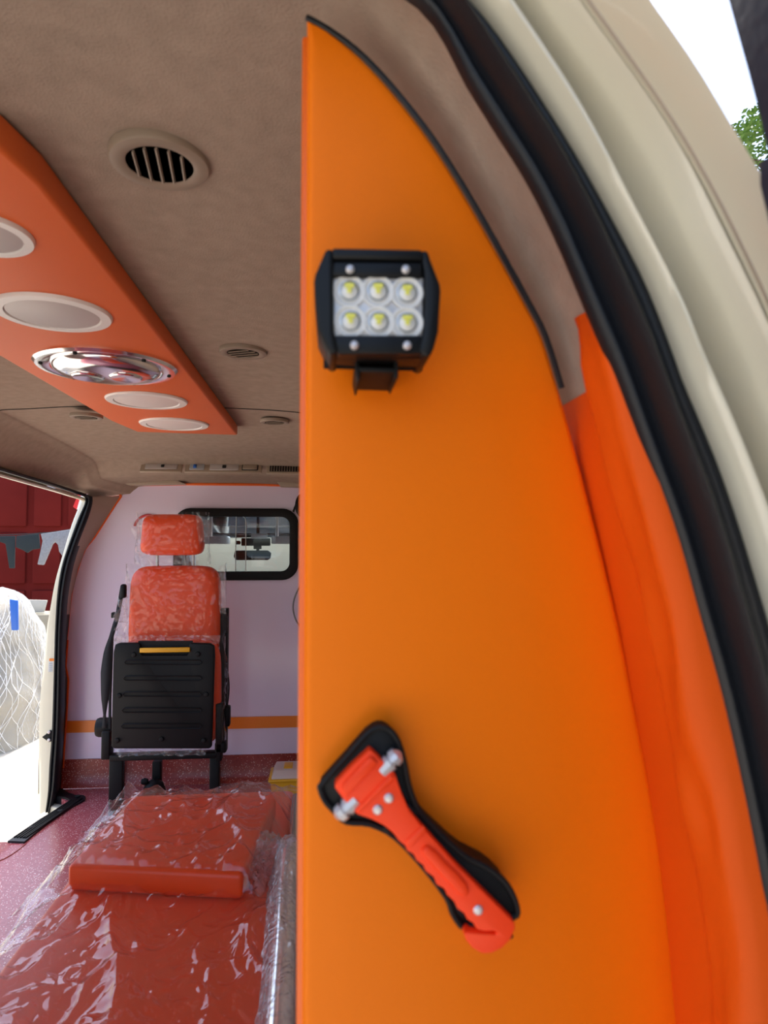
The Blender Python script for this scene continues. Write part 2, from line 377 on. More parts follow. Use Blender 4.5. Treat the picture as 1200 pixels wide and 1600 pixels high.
# window
win = thing('window_1', Vector(((wx0+wx1)/2, PY, wz0)), 'black framed sliding window in the front partition', None, kind='structure')
del_k = win
o_ = rrect(wx0-.008, wz0-.008, wx1+.008, wz1+.008, .083, FY-.012); i_ = rrect(wx0+.038, wz0+.036, wx1-.038, wz1-.034, .045, FY-.012)
def ringmesh(o_, i_, y0, y1):
    b = MB(); n = len(o_); rows = []
    for pts, y in ((o_, y1), (o_, y0), (i_, y0), (i_, y1)): rows.append([Vector((p.x, y, p.z)) for p in pts])
    rows.append(rows[0]); b.grid(rows, closed_u=True); return b
keep(ringmesh(o_, i_, FY-.016, PY+.03).build('window_frame', 'black', bevel=.006, segs=3), win)
midx = P(384, 850, 4).x
i2 = rrect(wx0+.036, wz0+.034, wx1-.036, wz1-.032, .045, 0)
b = MB().box(((wx0+midx)/2+.02, PY+.002, (wz0+wz1)/2), (midx-wx0-.04, .005, wz1-wz0-.06)); keep(b.build('sliding_pane', 'glass', bevel=.002), win)
b = MB().box(((wx1+midx)/2-.035, PY+.014, (wz0+wz1)/2), (wx1-midx+.03, .005, wz1-wz0-.06)); keep(b.build('pane', 'glass', bevel=.002), win)
M['edgeglass'] = mat('pane edge', (.6, .66, .66), .2)
b = MB().tube(smooth_path([P(368, 897, 3.99), P(368, 860, 3.99), P(369, 820, 3.99), P(369, 806, 3.99)], 3), .0022, 6)
b.tube(smooth_path([P(384, 892, 3.99), P(384, 850, 3.99), P(384, 815, 3.99), P(381, 808, 3.99), P(376, 806, 3.99)], 3), .0022, 6)
keep(b.build('pane_edge', 'edgeglass'), win)

# beige wedge trims under the front of the headliner, above the partition
def wedge(px, name, lab):
    b = MB(); top = [P(x, y, 3.90) for x, y in px]; b.prism(top, (0, .06, 0)); o = b.build(name, 'cream_trim', bevel=.003); tag(o, lab, kind='structure')
wedge([(186, 751), (200, 750), (275, 749), (289, 756), (200, 758)], 'trim_4', 'beige wedge trim above the left of the partition')
wedge([(432, 752), (520, 753), (520, 763), (438, 760)], 'trim_5', 'beige wedge trim above the right of the partition')

# ------------------------------------------------------------------ side door opening (front post)
dn = thing('door_1', P(90, 1210, 3.8), 'cream front post of the side door opening with black seal', None, kind='structure')
sR = [(144, 776), (144, 786), (138, 808), (124, 844), (112, 880), (104, 920), (100, 960), (98, 1010), (97, 1080), (95, 1142), (92, 1195), (88, 1235), (80, 1269)]
sL = [(129, 773), (133, 784), (121, 812), (105, 856), (95, 890), (89, 930), (86, 980), (85, 1010), (83, 1080), (81, 1142), (77, 1195), (75, 1235), (71, 1269)]
jL = [(131, 774), (124, 790), (112, 820), (97, 870), (86, 910), (78, 954), (73, 985), (69, 1031), (63, 1090), (61, 1142), (61, 1200), (61, 1240), (61, 1272)]
A = smooth_path([P(x, y, 3.80) for x, y in sR], 4); B = smooth_path([P(x, y, 3.80) for x, y in sL], 4); D = smooth_path([P(x, y, 3.84) for x, y in jL], 4)
rows = []
for a, bb in zip(A, B):
    rr = []
    for k in range(9):
        t = k/8; bump = (-.018*math.sin(math.pi*min(1, t*1.6)) if t < .625 else -.010*math.sin(math.pi*(t-.625)/.375))
        rr.append(a.lerp(bb, t)+Vector((0, bump, 0)))
    rows.append([a+Vector((0, .035, 0))]+rr+[bb+Vector((0, .03, 0))])
keep(MB().grid(rows).build('seal', 'rubber'), dn)
rows = [[a+Vector((0, .012, 0)), a.lerp(c, .15)+Vector((0, .008, 0)), a.lerp(c, .7)+Vector((0, -.004, 0)), c, c+Vector((-.004, .02, 0)), c+Vector((-.002, .14, 0))] for a, c in zip(B, D)]
keep(MB().grid(rows).build('door_post', 'paint'), dn)
# header seal going back along the roof
hs = [P(x, y, d) for x, y, d in ((139, 778, 3.80), (133, 774, 3.79), (118, 769, 3.74), (90, 760, 3.55), (50, 748, 3.27), (0, 733, 2.99), (-70, 712, 2.66), (-200, 675, 2.2), (-350, 630, 1.85))]
keep(MB().tube(smooth_path(hs, 4), .008, 8).build('seal', 'rubber'), dn)
keep(MB().tube([p+Vector((-.02, 0, -.014)) for p in smooth_path(hs, 4)], .009, 8).build('door_lip', 'paint'), dn)
# dark lower inner trim beside the seal
hi_, lo_ = [], []
for a in A:
    z2 = CAMZ+(a.z-CAMZ)*PY/(3.8*K); row = [a+Vector((0, .004, 0)), Vector(((a.x+lx(z2))/2+.004, (a.y+PY)/2, (a.z+z2)/2)), Vector((lx(z2)+.004, PY-.008, z2))]
    if a.z > P(100, 968, 3.8).z: hi_.append(row)
    else:
        if not lo_: lo_.append(hi_[-1])
        lo_.append(row)
keep(MB().grid(hi_).build('pillar_trim', 'cream_trim'), dn)
keep(MB().grid(lo_).build('lower_trim', 'black'), dn)
# striker
s = P(73, 1150, 3.80)
b = MB().prism([P(x, y, 3.795) for x, y in ((77, 1141), (82, 1143), (82, 1158), (76, 1160), (72, 1157), (65, 1152), (72, 1147))], (0, .012, 0))
st = b.build('striker', 'black', bevel=.003); keep(st, dn)
for yy in (1144, 1156):
    keep(MB().lathe([(.0, -.004), (.006, -.004), (.007, .004), (0, .006)], 12, Matrix.Translation(P(76.5, yy, 3.79)) @ Matrix.Rotation(math.pi/2, 4, 'X')).build('screw', 'screw'), dn)
# sticker
b = MB().prism([P(x, y, 3.815) for x, y in ((76, 1033), (84, 1033), (83, 1050), (75, 1050))], (0, .002, 0)); keep(b.build('sticker', 'label'), dn)
b = MB().prism([P(x, y, 3.812) for x, y in ((77, 1029), (84.5, 1029), (84.4, 1033), (76.8, 1033))], (0, .002, 0)); keep(b.build('sticker', 'stripe'), dn)
b = MB()
for k in range(5): b.prism([P(x, y, 3.812) for x, y in ((77, 1036+k*3), (82, 1036+k*3), (82, 1037+k*3), (77, 1037+k*3))], (0, .001, 0))
keep(b.build('print', 'labelgrey'), dn)

# step plate on the floor edge (black, ribbed)
sp_px = [(12, 1317), (38, 1318), (75, 1284), (110, 1251), (133, 1234), (134, 1228), (130, 1224), (118, 1224), (113, 1221), (108, 1219), (103, 1214), (98, 1210), (88, 1209), (79, 1212), (77, 1217), (78, 1222), (90, 1226), (103, 1229), (109, 1234), (106, 1239), (90, 1253), (62, 1277)]
b = MB().prism([PS(x, y, FZ)+Vector((0, 0, .008)) for x, y in sp_px], (0, 0, -.04))
plate = b.build('door_sill', 'rubber', angle=30); tag(plate, 'black ribbed step plate along the edge of the side door', 'step plate')
for t in (0.18, .36, .54, .72, .86):
    a0 = PS(12, 1317, FZ).lerp(PS(38, 1318, FZ), t); a1 = PS(108, 1236, FZ).lerp(PS(132, 1231, FZ), t)
    MB().bar(a0+Vector((0, .03, .010)), a1+Vector((0, 0, .010)), .007, .005).build('rib', 'black', plate, bevel=.0015)
for x, y in ((49, 1297), (95, 1260), (122, 1228)):
    p = PS(x, y, FZ)+Vector((0, 0, .010)); MB().lathe([(0, 0), (.012, 0), (.013, .003), (.006, .006), (0, .006)], 14, Matrix.Translation(p)).build('fastener', 'dark', plate)
# painted body under the notch and along the opening
b = MB().prism([PS(x, y, FZ)+Vector((0, 0, -.028)) for x, y in ((76, 1215), (88, 1209), (110, 1225), (120, 1235), (62, 1290), (40, 1300), (76, 1262), (94, 1246), (97, 1238), (78, 1230))], (0, 0, -.08))
tag(b.build('trim_6', 'paint', bevel=.006), 'cream painted sill below the black step plate', kind='structure')

# ------------------------------------------------------------------ rear opening: seal and painted frame, lofted on both sides
CR = Vector((CX, 0, -.40))
def TOPX(zt, first):
    return [(CX+(first.x-CX)*t, first.z+(zt-first.z)*(1-t**2.6)) for t in (.3, .5, .7, .85)]
def polar(pts, sub=5):
    return sorted([(math.atan2((q-CR).z, (q-CR).x), (q-CR).length) for q in smooth_path(pts, sub)])
BASE = None
def rail(px, d, ext_top=None, ext_bot=None):
    global BASE
    pts = [P(x, y, d) for x, y in px]; pts = [Vector((p.x, 0, p.z-CAMZ)) for p in pts]
    if BASE is None:
        f = pts[0]; l = pts[-1]
        pts = [Vector((CX, 0, ext_top))]+[Vector((x, 0, z)) for x, z in TOPX(ext_top, f)]+pts
        pts += [Vector((l.x+(ext_bot-l.x)*t, 0, l.z+(-1.19-l.z)*t2)) for t, t2 in ((.45, .25), (.8, .55), (1, 1))]
        BASE = polar(pts); return BASE, d
    off = [(a, r-lerp(BASE, a)) for a, r in polar(pts, 8)]
    lo, hi = off[0], off[-1]
    pol = []
    for a, r in BASE+[(a_, 0) for a_, _ in off]:
        pol.append((a, lerp(BASE, a)+lerp(off, a)))
    return sorted(pol), d
def ringpt(rl, a, side, dy=0, dr=0):
    pol, d = rl; r = lerp(pol, a)+dr
    return Vector((CX+side*r*math.cos(a), d*K+dy, CR.z+r*math.sin(a)+CAMZ))
RS1 = [(647, 0), (733, 135), (780, 210), (827, 285), (873, 378), (925, 502), (960, 583), (1008, 717), (1050, 834), (1085, 960), (1120, 1084), (1156, 1244), (1180, 1368), (1200, 1492)]
RS2 = [(724, 0), (775, 61), (850, 173), (920, 289), (995, 429), (1033, 520), (1062, 600), (1080, 642), (1116, 729), (1152, 834), (1190, 960), (1205, 1015)]
R2 = [(794, 0), (901, 163), (985, 327), (1060, 470), (1088, 537), (1140, 650), (1200, 798)]
R3 = [(887, 0), (1027, 196), (1111, 363), (1160, 460), (1200, 546)]
R4 = [(908, 0), (1018, 154), (1080, 252), (1130, 345), (1200, 490)]
R5 = [(1016, 0), (1088, 103), (1153, 212), (1200, 289)]
rs1 = rail(RS1, .490, .452, .335); rs2 = rail(RS2, .475, .44, .36); r2 = rail(R2, .455, .45, .375)
r3 = rail(R3, .43, .47, .39); r4 = rail(R4, .425, .475, .40); r5 = rail(R5, .385, .50, .43)
a_bot = max(r[0][0][0] for r in (rs1, rs2, r2, r3, r4, r5))+.0; NA = 150
angs = [math.pi/2+(a_bot-math.pi/2)*i/NA for i in range(NA+1)]
def mixp(ra, rb, a, side, t, dy=0): return ringpt(ra, a, side).lerp(ringpt(rb, a, side), t)+Vector((0, dy, 0))
def seal_row(a, side):
    r = [ringpt(rs1, a, side, .004)]
    for k in range(17):
        t = k/16
        if t < .30: dy = -.006*math.sin(math.pi*t/.30)
        elif t < .72: dy = -.022*math.sin(math.pi*(t-.30)/.42)
        else: dy = -.004-.003*math.sin(math.pi*(t-.72)/.28)
        r.append(mixp(rs1, rs2, a, side, t, dy))
    r.append(ringpt(rs2, a, side, .02)); return r
def frame_row(a, side):
    r = [ringpt(rs2, a, side, .012)]
    for t in (.1, .3, .5, .7, .9): r.append(mixp(rs2, r2, a, side, t, -.016*math.sin(math.pi*t)))
    for t in (0, .12, .3, .5, .7, .85, 1): r.append(mixp(r2, r3, a, side, t, .034*math.sin(math.pi*t)**.8 if 0 < t < 1 else 0))
    r += [mixp(r3, r4, a, side, .6, -.002), mixp(r3, r4, a, side, .85, .004), ringpt(r4, a, side, .006), mixp(r4, r5, a, side, .06, -.001), mixp(r4, r5, a, side, .12, -.002)]
    for t in (.25, .4, .55, .7, .8, .9): r.append(mixp(r4, r5, a, side, t, -.006*math.sin(math.pi*t)))
    e = ringpt(r5, a, side)
    r += [ringpt(r5, a, side, 0), ringpt(r5, a, side, .006, .004), ringpt(r5, a, side, .03, .010), ringpt(r5, a, side, .12, .018)]
    return r
fullr = [(a, 1) for a in angs[::-1]]+[(a, -1) for a in angs[1:]]
o = MB().grid([seal_row(a, s_) for a, s_ in fullr]).build('trim_7', 'rubber', angle=60); tag(o, 'black rubber seal curving around the rear opening', kind='structure')
o = MB().grid([frame_row(a, s_) for a, s_ in fullr]).build('trim_8', 'paint', angle=60); tag(o, 'cream painted frame of the rear opening', kind='structure')
b = MB()                         # hairline of old sealant beside the seam
for a in angs[8:-30]: pass
b.tube([mixp(r4, r5, a, 1, .075, -.0015) for a in angs[20:-40]], .0012, 6); o = b.build('trim_9', 'cream_trim'); tag(o, 'thin bead of sealant along the frame seam', kind='structure')
# rear threshold
b = MB().box((CX, .43*K, -.03), (1.75, .09, .06)); tag(b.build('trim_10', 'paint', bevel=.01), 'cream threshold at the rear of the floor', kind='structure')

# pads on the right lining between the panel and the seal (orange vinyl)
def sec_at(z):                    # inner x of the shell at rel height z
    return lerp(sorted([(p.z, p.x) for p in sec if p.x > 0.05]), z)
def pad(name, zt, d0, d1, dx, lab, wob=0):
    rows = []; zs = [zt-(zt+1.15)*i/70 for i in range(71)]
    for i, z in enumerate(zs):
        t = min(1, i/3); x = sec_at(z); th = dx*math.sin(t*math.pi/2) if i < 3 else dx
        row = []
        for k in range(13):
            u = k/12; d = d0+(d1-d0)*u; bul = th*(1-abs(2*u-1)**8)
            w = wob*noise.noise(Vector((u*3, z*14, 3.3)))+wob*.8*max(0, noise.noise(Vector((u*1.5+z*6, z*5, 9))))
            row.append(W(x-.001-bul-w, z, d))
        if wob: row = [row[0]+Vector((.055, .002, 0)), row[0]+Vector((.03, .001, 0))]+row
        rows.append(row)
    o = MB().grid(rows).build(name, 'orange_pad', angle=80)
    return tag(o, lab, 'padding')
pad('wall_padding', .118, .530, .640, .009, 'smooth orange padding between the orange panel and the rear seal')
pad('wall_padding', .168, .486, .548, .014, 'wrinkled orange vinyl strip tucked against the black rear seal', .006)
b = MB()

# ------------------------------------------------------------------ outside ground
b = MB(); N = 46
rows = []
for j in range(N+1):
    v = j/N; y = -6+46*v; row = []
    for i in range(N+1):
        x = -22+44*i/N; z = GZ+.05*noise.noise(Vector((x*.5, y*.5, 0)))+.02*noise.noise(Vector((x*2, y*2, 0))); row.append(Vector((x, y, z)))
    rows.append(row)
tag(b.grid(rows).build('ground', 'ground'), 'sunlit dusty ground outside the van', kind='structure')

# ================================================================== OBJECTS
# ---- orange padded panel
edge = [Vector((v.x, .62*K, v.z+CAMZ)) for v in smooth_path(PANEL_EDGE, 3)]
xl = P(475, 800, .62).x
def swell(p):                    # panel bowed towards the rear at its free edge to shade its right side
    t = max(0, min(1, (p.x-xl)/.31)); y2 = p.y-.055*(1-t**2.0); k = y2/p.y
    return Vector((p.x*k, y2, CAMZ+(p.z-CAMZ)*k))
flat_edge = edge; edge = [swell(v) for v in edge]
root = thing('padded_panel', Vector((xl+.15, .64*K, 0)), 'tall orange padded vinyl panel carrying the work light and the emergency hammer', 'panel')
ept = [(p.z, p.x) for p in flat_edge]+[(.45, .30), (0, .335)]; ept = sorted(ept)
zz_ = [flat_edge[0].z-.001-(flat_edge[0].z-.001)*(i/120)**1.25 for i in range(121)]
rows = []
for z in zz_:
    xr2 = lerp(ept, z)-.0025; w_ = max(.001, xr2-xl); e_ = min(.010, w_*.3); row = [Vector((xl, .62*K+.018, z))]
    for k in range(6): a = math.pi/2*k/5; row.append(Vector((xl+e_*(1-math.cos(a))*.7, .62*K+.008*(1-math.sin(a)), z)))
    for k in range(1, 8): row.append(Vector((xl+e_*.7+(w_-e_*1.4)*k/8, .62*K, z)))
    for k in range(6): a = math.pi/2*k/5; row.append(Vector((xr2-e_*(1-math.sin(a))*.7, .62*K+.008*(1-math.cos(a)), z)))
    row.append(Vector((xr2, .62*K+.018, z))); row = [swell(p) for p in row]; rows.append(row)
keep(MB().grid(rows, closed_u=True).build('cover', 'orange', angle=60), root)
z1 = P(470, 55, .62).z
yb = .62*K-.050; ks = yb/(.62*K); zt1 = CAMZ+(z1-CAMZ)*ks; poly2 = [Vector((xl*ks-.0035, yb, zt1)), Vector((xl*ks+.02, yb, zt1)), Vector((xl*ks+.02, yb, 0)), Vector((xl*ks-.0035, yb, 0))]
keep(MB().prism(poly2, (0, .02, 0)).build('side_edge', 'orange_edge', bevel=.002), root)
keep(MB().tube([p+Vector((-.0015, -.001, -.001)) for p in edge[:34]], .0022, 8).build('piping', 'rubber'), root)

# ---- work light
u = .478/1200
wl_c = P(591, 472, .478)
root = thing('work_light', wl_c, 'small black work light with six round lenses on the orange panel', 'lamp')
def L(x, y, yo=0): return Vector(((x-591)*u, yo, (472-y)*u))
def lp(pts, yo): return [L(x, y, yo) for x, y in pts]
MB().prism(lp([(512, 396), (664, 391), (668, 400), (668, 552), (662, 556), (520, 556), (510, 545)], .006), (0, .026, 0)).build('housing', 'black_gloss', root, bevel=.003)
for k in range(6):
    MB().box(L(590, 472, .036+k*.0042), (.068-.002*k, .0016, .068-.003*k)).build('cooling_fin', 'black', root)
MB().box(L(590, 472, .045), (.05, .03, .05)).build('heat_sink', 'black', root)
for pts in ([(506, 389), (519, 388), (521, 400), (520, 440), (521, 520), (528, 548), (528, 557), (514, 559), (509, 548), (495, 517), (489, 442), (491, 430), (505, 396)],
            [(660, 385), (671, 385), (675, 398), (691, 440), (692, 450), (688, 516), (680, 545), (673, 559), (662, 557), (656, 548), (663, 520), (666, 470), (665, 420), (660, 395)]):
    MB().prism(lp(pts, -.001), (0, .046, 0)).build('end_plate', 'black_gloss', root, bevel=.0025)
MB().prism(lp([(517, 388), (662, 385), (663, 402), (518, 406)], -.002), (0, .014, 0)).build('top_rim', 'black_gloss', root, bevel=.002)
MB().prism(lp([(520, 408), (662, 404), (662, 428), (516, 432)], .0), (0, .010, 0)).build('bezel', 'black_gloss', root, bevel=.0015)
MB().prism(lp([(521, 527), (662, 523), (663, 553), (526, 557)], .0), (0, .010, 0)).build('bezel', 'black_gloss', root, bevel=.0015)
MB().prism(lp([(515, 430), (665, 425), (663, 524), (521, 529)], .004), (0, .004, 0)).build('reflector_plate', 'reflector', root, bevel=.001)
for x, y in ((545, 453), (591, 452), (638, 453), (547, 502), (592, 502), (638, 502)):
    Mx = Matrix.Translation(L(x, y, .0035)) @ Matrix.Rotation(math.pi/2, 4, 'X')
    cup = MB().lathe([(.0105, 0), (.0105, .0012), (.0096, .0014), (.0085, .0004), (.0060, -.0012), (.0056, .0002), (.0046, .0016), (.0024, .0024), (0, .0026)], 28, Mx).build('lens', 'cup', root)
    MB().tube([L(x, y, .0022)+Vector((.0060*math.cos(a_), 0, .0060*math.sin(a_))) for a_ in [2*math.pi*q_/24 for q_ in range(24)]], .0006, 6, True).build('lens_ring', 'steel', cup)
    MB().box(L(x, y-7, .0006), (.006, .0016, .0026)).build('led_chip', 'chip', cup)
    MB().box(L(x, y+1, .0004), (.0028, .0016, .0028)).build('led_chip', 'chip', cup)
for x, y in ((546, 422), (635, 419), (553, 544), (637, 542)):
    MB().lathe([(0, -.001), (.0026, -.001), (.0028, .0012), (.0015, .0028), (0, .003)], 16, Matrix.Translation(L(x, y, -.001)) @ Matrix.Rotation(math.pi/2, 4, 'X')).build('screw', 'screw', root)
for x, y, s_ in ((501, 409, -1), (676, 404, 1)):
    MB().lathe([(0, -.001), (.003, -.001), (.003, .001), (0, .002)], 12, Matrix.Translation(L(x, y, .01)) @ Matrix.Rotation(s_*math.pi/2, 4, 'Y')).build('screw', 'screw', root)
br = MB()
br.prism(lp([(558, 548), (564, 548), (565, 586), (561, 589), (557, 570)], .018), (0, .045, 0))
br.prism(lp([(622, 548), (629, 548), (628, 580), (625, 585), (621, 578)], .018), (0, .045, 0))
br.prism(lp([(560, 564), (626, 564), (626, 573), (560, 573)], .018), (0, .056, 0))
br.build('bracket', 'black', root, bevel=.001)

# ---- emergency hammer and its holder
u2 = .540/1200; hc = P(660, 1310, .540)
def H(zx, zy, yo=0): px, py = 480+.3*zx, 1110+.3*zy; return Vector(((px-660)*u2, yo, (1310-py)*u2))
root = thing('hammer_holder', hc, 'black plastic holder fixed to the orange panel behind the red hammer', 'holder')
ho = [(375, 95), (430, 112), (475, 175), (508, 290), (530, 400), (580, 520), (690, 640), (820, 760), (940, 825), (1040, 915), (1092, 1030), (1070, 1080), (900, 1080), (820, 1125), (755, 1045), (725, 965), (600, 800), (460, 652), (330, 582), (210, 566), (150, 512), (100, 455), (78, 400), (85, 372), (200, 250), (310, 130)]
sm_ = [p for p in smooth_path([H(x, y, .0) for x, y in ho], 2, True)]
MB().prism(sm_, (0, .026, 0)).build('base_plate', 'black', root, bevel=.0025)
lipo = smooth_path([H(x, y, 0) for x, y in ho], 3, True)
MB().tube([p+Vector((0, -.001, 0)) for p in lipo], .0022, 8, True).build('rim', 'black', root)
MB().prism([H(x, y, -.004) for x, y in ((520, 470), (575, 520), (560, 560), (510, 500))], (0, .01, 0)).build('clip', 'black_gloss', root, bevel=.001)
MB().prism([H(x, y, -.004) for x, y in ((400, 580), (450, 640), (430, 640), (390, 600))], (0, .01, 0)).build('clip', 'black_gloss', root, bevel=.001)
MB().tube([H(1000, 1120, .008), H(1030, 1170, .0), H(1034, 1184, -.002)], .0052, 10).build('tab', 'black', root)
root = thing('emergency_hammer', hc, 'bright red emergency hammer with steel tips and belt cutter hook', 'hammer')
hl = [(325, 186), (385, 242), (440, 300), (458, 330), (480, 400), (520, 490), (570, 556), (620, 612), (680, 680), (760, 770), (850, 860), (950, 960), (1058, 1068), (1060, 1095), (1035, 1150), (990, 1190), (940, 1210), (890, 1210), (840, 1180), (808, 1140), (798, 1112), (806, 1102), (930, 1118), (960, 1124), (968, 1112), (955, 1103), (900, 1102), (865, 1092), (845, 1060), (815, 1040), (800, 1010), (765, 985), (750, 950), (712, 915), (700, 885), (660, 862), (645, 825), (605, 795), (592, 765), (558, 740), (545, 710), (512, 690), (500, 665), (470, 640), (440, 600), (395, 562), (335, 530), (262, 502), (240, 480), (190, 425), (148, 368), (152, 350), (230, 270)]
MB().prism([H(x, y, -.011) for x, y in hl], (0, .012, 0)).build('body', 'hammer', root, bevel=.0022, segs=3)
MB().prism([H(x, y, -.0145) for x, y in ((310, 225), (330, 215), (365, 250), (205, 410), (180, 380), (185, 350))], (0, .006, 0)).build('head_ridge', 'hammer', root, bevel=.0015)
MB().prism([H(x, y, -.0135) for x, y in ((430, 305), (448, 330), (275, 490), (245, 480))], (0, .005, 0)).build('head_ridge', 'hammer', root, bevel=.0012)
gr = [(575, 690), (610, 660), (660, 700), (700, 745), (760, 800), (810, 860), (825, 900), (800, 925), (760, 900), (700, 830), (640, 770)]
MB().prism([H(x, y, -.0145) for x, y in gr], (0, .006, 0)).build('grip', 'hammer', root, bevel=.002)
MB().prism([H(x, y, -.013) for x, y in ((500, 640), (590, 565), (610, 590), (525, 672))], (0, .005, 0)).build('grip_rib', 'hammer', root, bevel=.0012)
for c, dr in (((405, 285), (475, 215)), ((235, 455), (160, 525))):
    a, bb = H(*c, -.006), H(*dr, -.006); d_ = (bb-a); 
    q_ = Matrix.Translation(a) @ d_.to_track_quat('Z', 'Y').to_matrix().to_4x4(); Lh = d_.length
    MB().lathe([(0, -.004), (.006, -.004), (.0062, Lh*.35), (.0045, Lh*.4), (.0045, Lh*.5), (.0062, Lh*.55), (.0058, Lh*.85), (.002, Lh*1.05), (0, Lh*1.08)], 10, q_).build('steel_tip', 'screw', root, smooth=False)
for x, y in ((418, 427), (362, 482), (870, 995)):
    MB().lathe([(.0034, -.001), (.0034, .0005), (.0022, .0018), (0, .002)], 14, Matrix.Translation(H(x, y, -.0112)) @ Matrix.Rotation(math.pi/2, 4, 'X')).build('screw', 'screw', root)

# ---- ceiling lamp board
ZP = .415
def cz(px, py, zr=ZP): return PZ(px, py, zr)
far_l, far_r = cz(214, 675), cz(371, 680)
near_r = cz(46, 220)
xl_, xr_ = -.715, far_r.x
yf = far_r.y; yn = cz(0, 190).y
bd = [Vector((xl_+.05, yn, ZP+CAMZ)), Vector((xr_-.10, yn, ZP+CAMZ)), Vector((xr_-.045, yn+.012, ZP+CAMZ)), Vector((xr_-.012, yn+.05, ZP+CAMZ)), Vector((xr_, yn+.12, ZP+CAMZ)), Vector((xr_, yf, ZP+CAMZ)), Vector((far_l.x, far_l.y, ZP+CAMZ)), Vector((xl_-.0, far_l.y-.22, ZP+CAMZ)), Vector((xl_, yn+.12, ZP+CAMZ)), Vector((xl_+.01, yn+.04, ZP+CAMZ))]
lx0 = cz(0, 543)
root = thing('lamp_board', Vector((CX, 1.6, ZP+CAMZ)), 'long orange padded board on the ceiling holding five round fittings', 'light panel')
keep(MB().prism(bd, (0, 0, .040)).build('board', 'orange_lamp', bevel=.006, segs=3), root)
def down(p): return Matrix.Translation(p) @ Matrix.Rotation(math.pi, 4, 'X')
def disc(pl, pr, py, kind):
    a, b_ = cz(pl, py), cz(pr, py); c = (a+b_)/2; r = (b_-a).length/2
    if kind == 'chrome':
        f = MB().lathe([(r, -.006), (r, .004), (r*.96, .010), (r*.80, .010), (r*.76, .006), (r*.74, .014), (r*.66, .022), (r*.5, .026), (0, .028)], 56, down(c)).build('exhaust_fan', 'chrome')
        keep(f, root); f['label'] = 'chrome round roof fan'
        g = MB(); m4 = down(c+Vector((.0, 0, -.018)))
        for s_ in (-1, 1):
            pts = [(s_*(.06*r/.15+0), 0, 0)]
            ring = [Vector((s_*r*.27+r*.24*math.cos(t), r*.26*math.sin(t), 0)) for t in [2*math.pi*k/24 for k in range(24)]]
            g = MB(); rr = [[m4 @ (Vector((s_*r*.27, 0, 0))+(p-Vector((s_*r*.27, 0, 0)))*sc_+Vector((0, 0, h_))) for p in ring] for sc_, h_ in ((1, .0), (.97, .010), (.88, .013), (.4, .010), (.01, .009))]
            keep_ = g.grid(rr, closed_u=True).build('fan_cover', 'chrome'); keep(keep_, root)
        for k in range(6):
            t = math.radians(60*k+20); keep(MB().lathe([(0, 0), (.005, 0), (.004, .003), (0, .004)], 10, down(c+Vector((r*.88*math.cos(t), r*.88*math.sin(t), -.010)))).build('screw', 'black'), root)
    else:
        f = MB().lathe([(r, -.004), (r, .002), (r*.97, .006), (r*.80, .007), (r*.78, .003), (0, .003)], 48, down(c)).build('round_light', 'white'); keep(f, root)
        g = MB().lathe([(r*.775, .0), (r*.775, .0045), (r*.75, .0055), (0, .0055)], 40, down(c)).build('diffuser', kind); g.parent = f; g.matrix_parent_inverse = f.matrix_parent_inverse.copy(); g.matrix_parent_inverse = Matrix.Identity(4)
disc(-115, 46, 363, 'diffuser'); disc(-3, 170, 488, 'diffuser'); disc(62, 273, 571, 'chrome'); disc(168, 291, 625, 'diffuser_white'); disc(220, 325, 662, 'diffuser_white')

# ---- round ceiling vents
def vent(px, py, w, lab, zr, ns, ang=0):
    c = PZ(px, py, zr); r = w
    root = thing('ceiling_vent', c, lab, 'vent', 'round air vents in the headliner')
    dn_ = Matrix.Rotation(math.pi, 4, 'X')
    MB().lathe([(r, -.006), (r, .002), (r*.97, .0045), (r*.88, .0055), (r*.74, .0055), (r*.67, .0035), (r*.66, -.006)], 44, dn_).build('ring', 'vent', root)
    MB().lathe([(r*.68, .003), (r*.4, .003), (0, .003)], 30, dn_).build('opening', 'dark', root)  # flat near-black disc stands in for the shade inside the duct
    for k in range(ns):
        x = (k-(ns-1)/2)*r*1.15/ns; hl_ = math.sqrt(max(0, (r*.64)**2-x*x))
        R = Matrix.Rotation(ang, 3, 'Z')
        MB().box(R @ Vector((x, 0, -.0045)), (r*.035, 2*hl_, .0032), R @ Matrix.Rotation(.5, 3, 'Y')).build('slat', 'vent', root)
vent(250, 254, .057, 'large round beige vent in the headliner nearest the camera', .446, 5, .12)
vent(380, 550, .055, 'round beige vent between the orange panel and the lamp board', .448, 4, 1.2)
vent(429, 659, .052, 'small round vent right of the far end of the lamp board', .440, 3, 1.4)
vent(135, 651, .052, 'small round vent left of the lamp board near the side door', .425, 3, 1.5)

# ---- fittings on the sloping front of the headliner
def T(px, py, d=3.70): return P(px, py, d)
tilt = Matrix.Rotation(math.radians(-38), 3, 'X')
def fit_root(name, px, py, lab, cat): return thing(name, P(px, py, 3.69), lab, cat, rot=(math.radians(-38), 0, 0))
upx = 3.69/1200
def rbox(root, name, m, dx, dz, w, h, dep=.012, off=0, parent=None, bev=.003): 
    return MB().box(Vector((dx*upx, off-dep/2, dz*upx)), (w*upx, dep, h*upx)).build(name, m, parent or root, bevel=bev)
r_ = fit_root('reading_light', 253, 732, 'beige reading light unit, leftmost of the fittings above the partition', 'light')
rbox(r_, 'frame', 'cream_trim', 0, 0, 62, 20); rbox(r_, 'lens', 'diffuser', 0, 0, 48, 11, .006, -.010); rbox(r_, 'switch', 'dark', 2, 0, 5, 5, .006, -.015)
r_ = fit_root('control_panel', 350, 733, 'long beige control unit with knob and switches above the partition', 'controls')
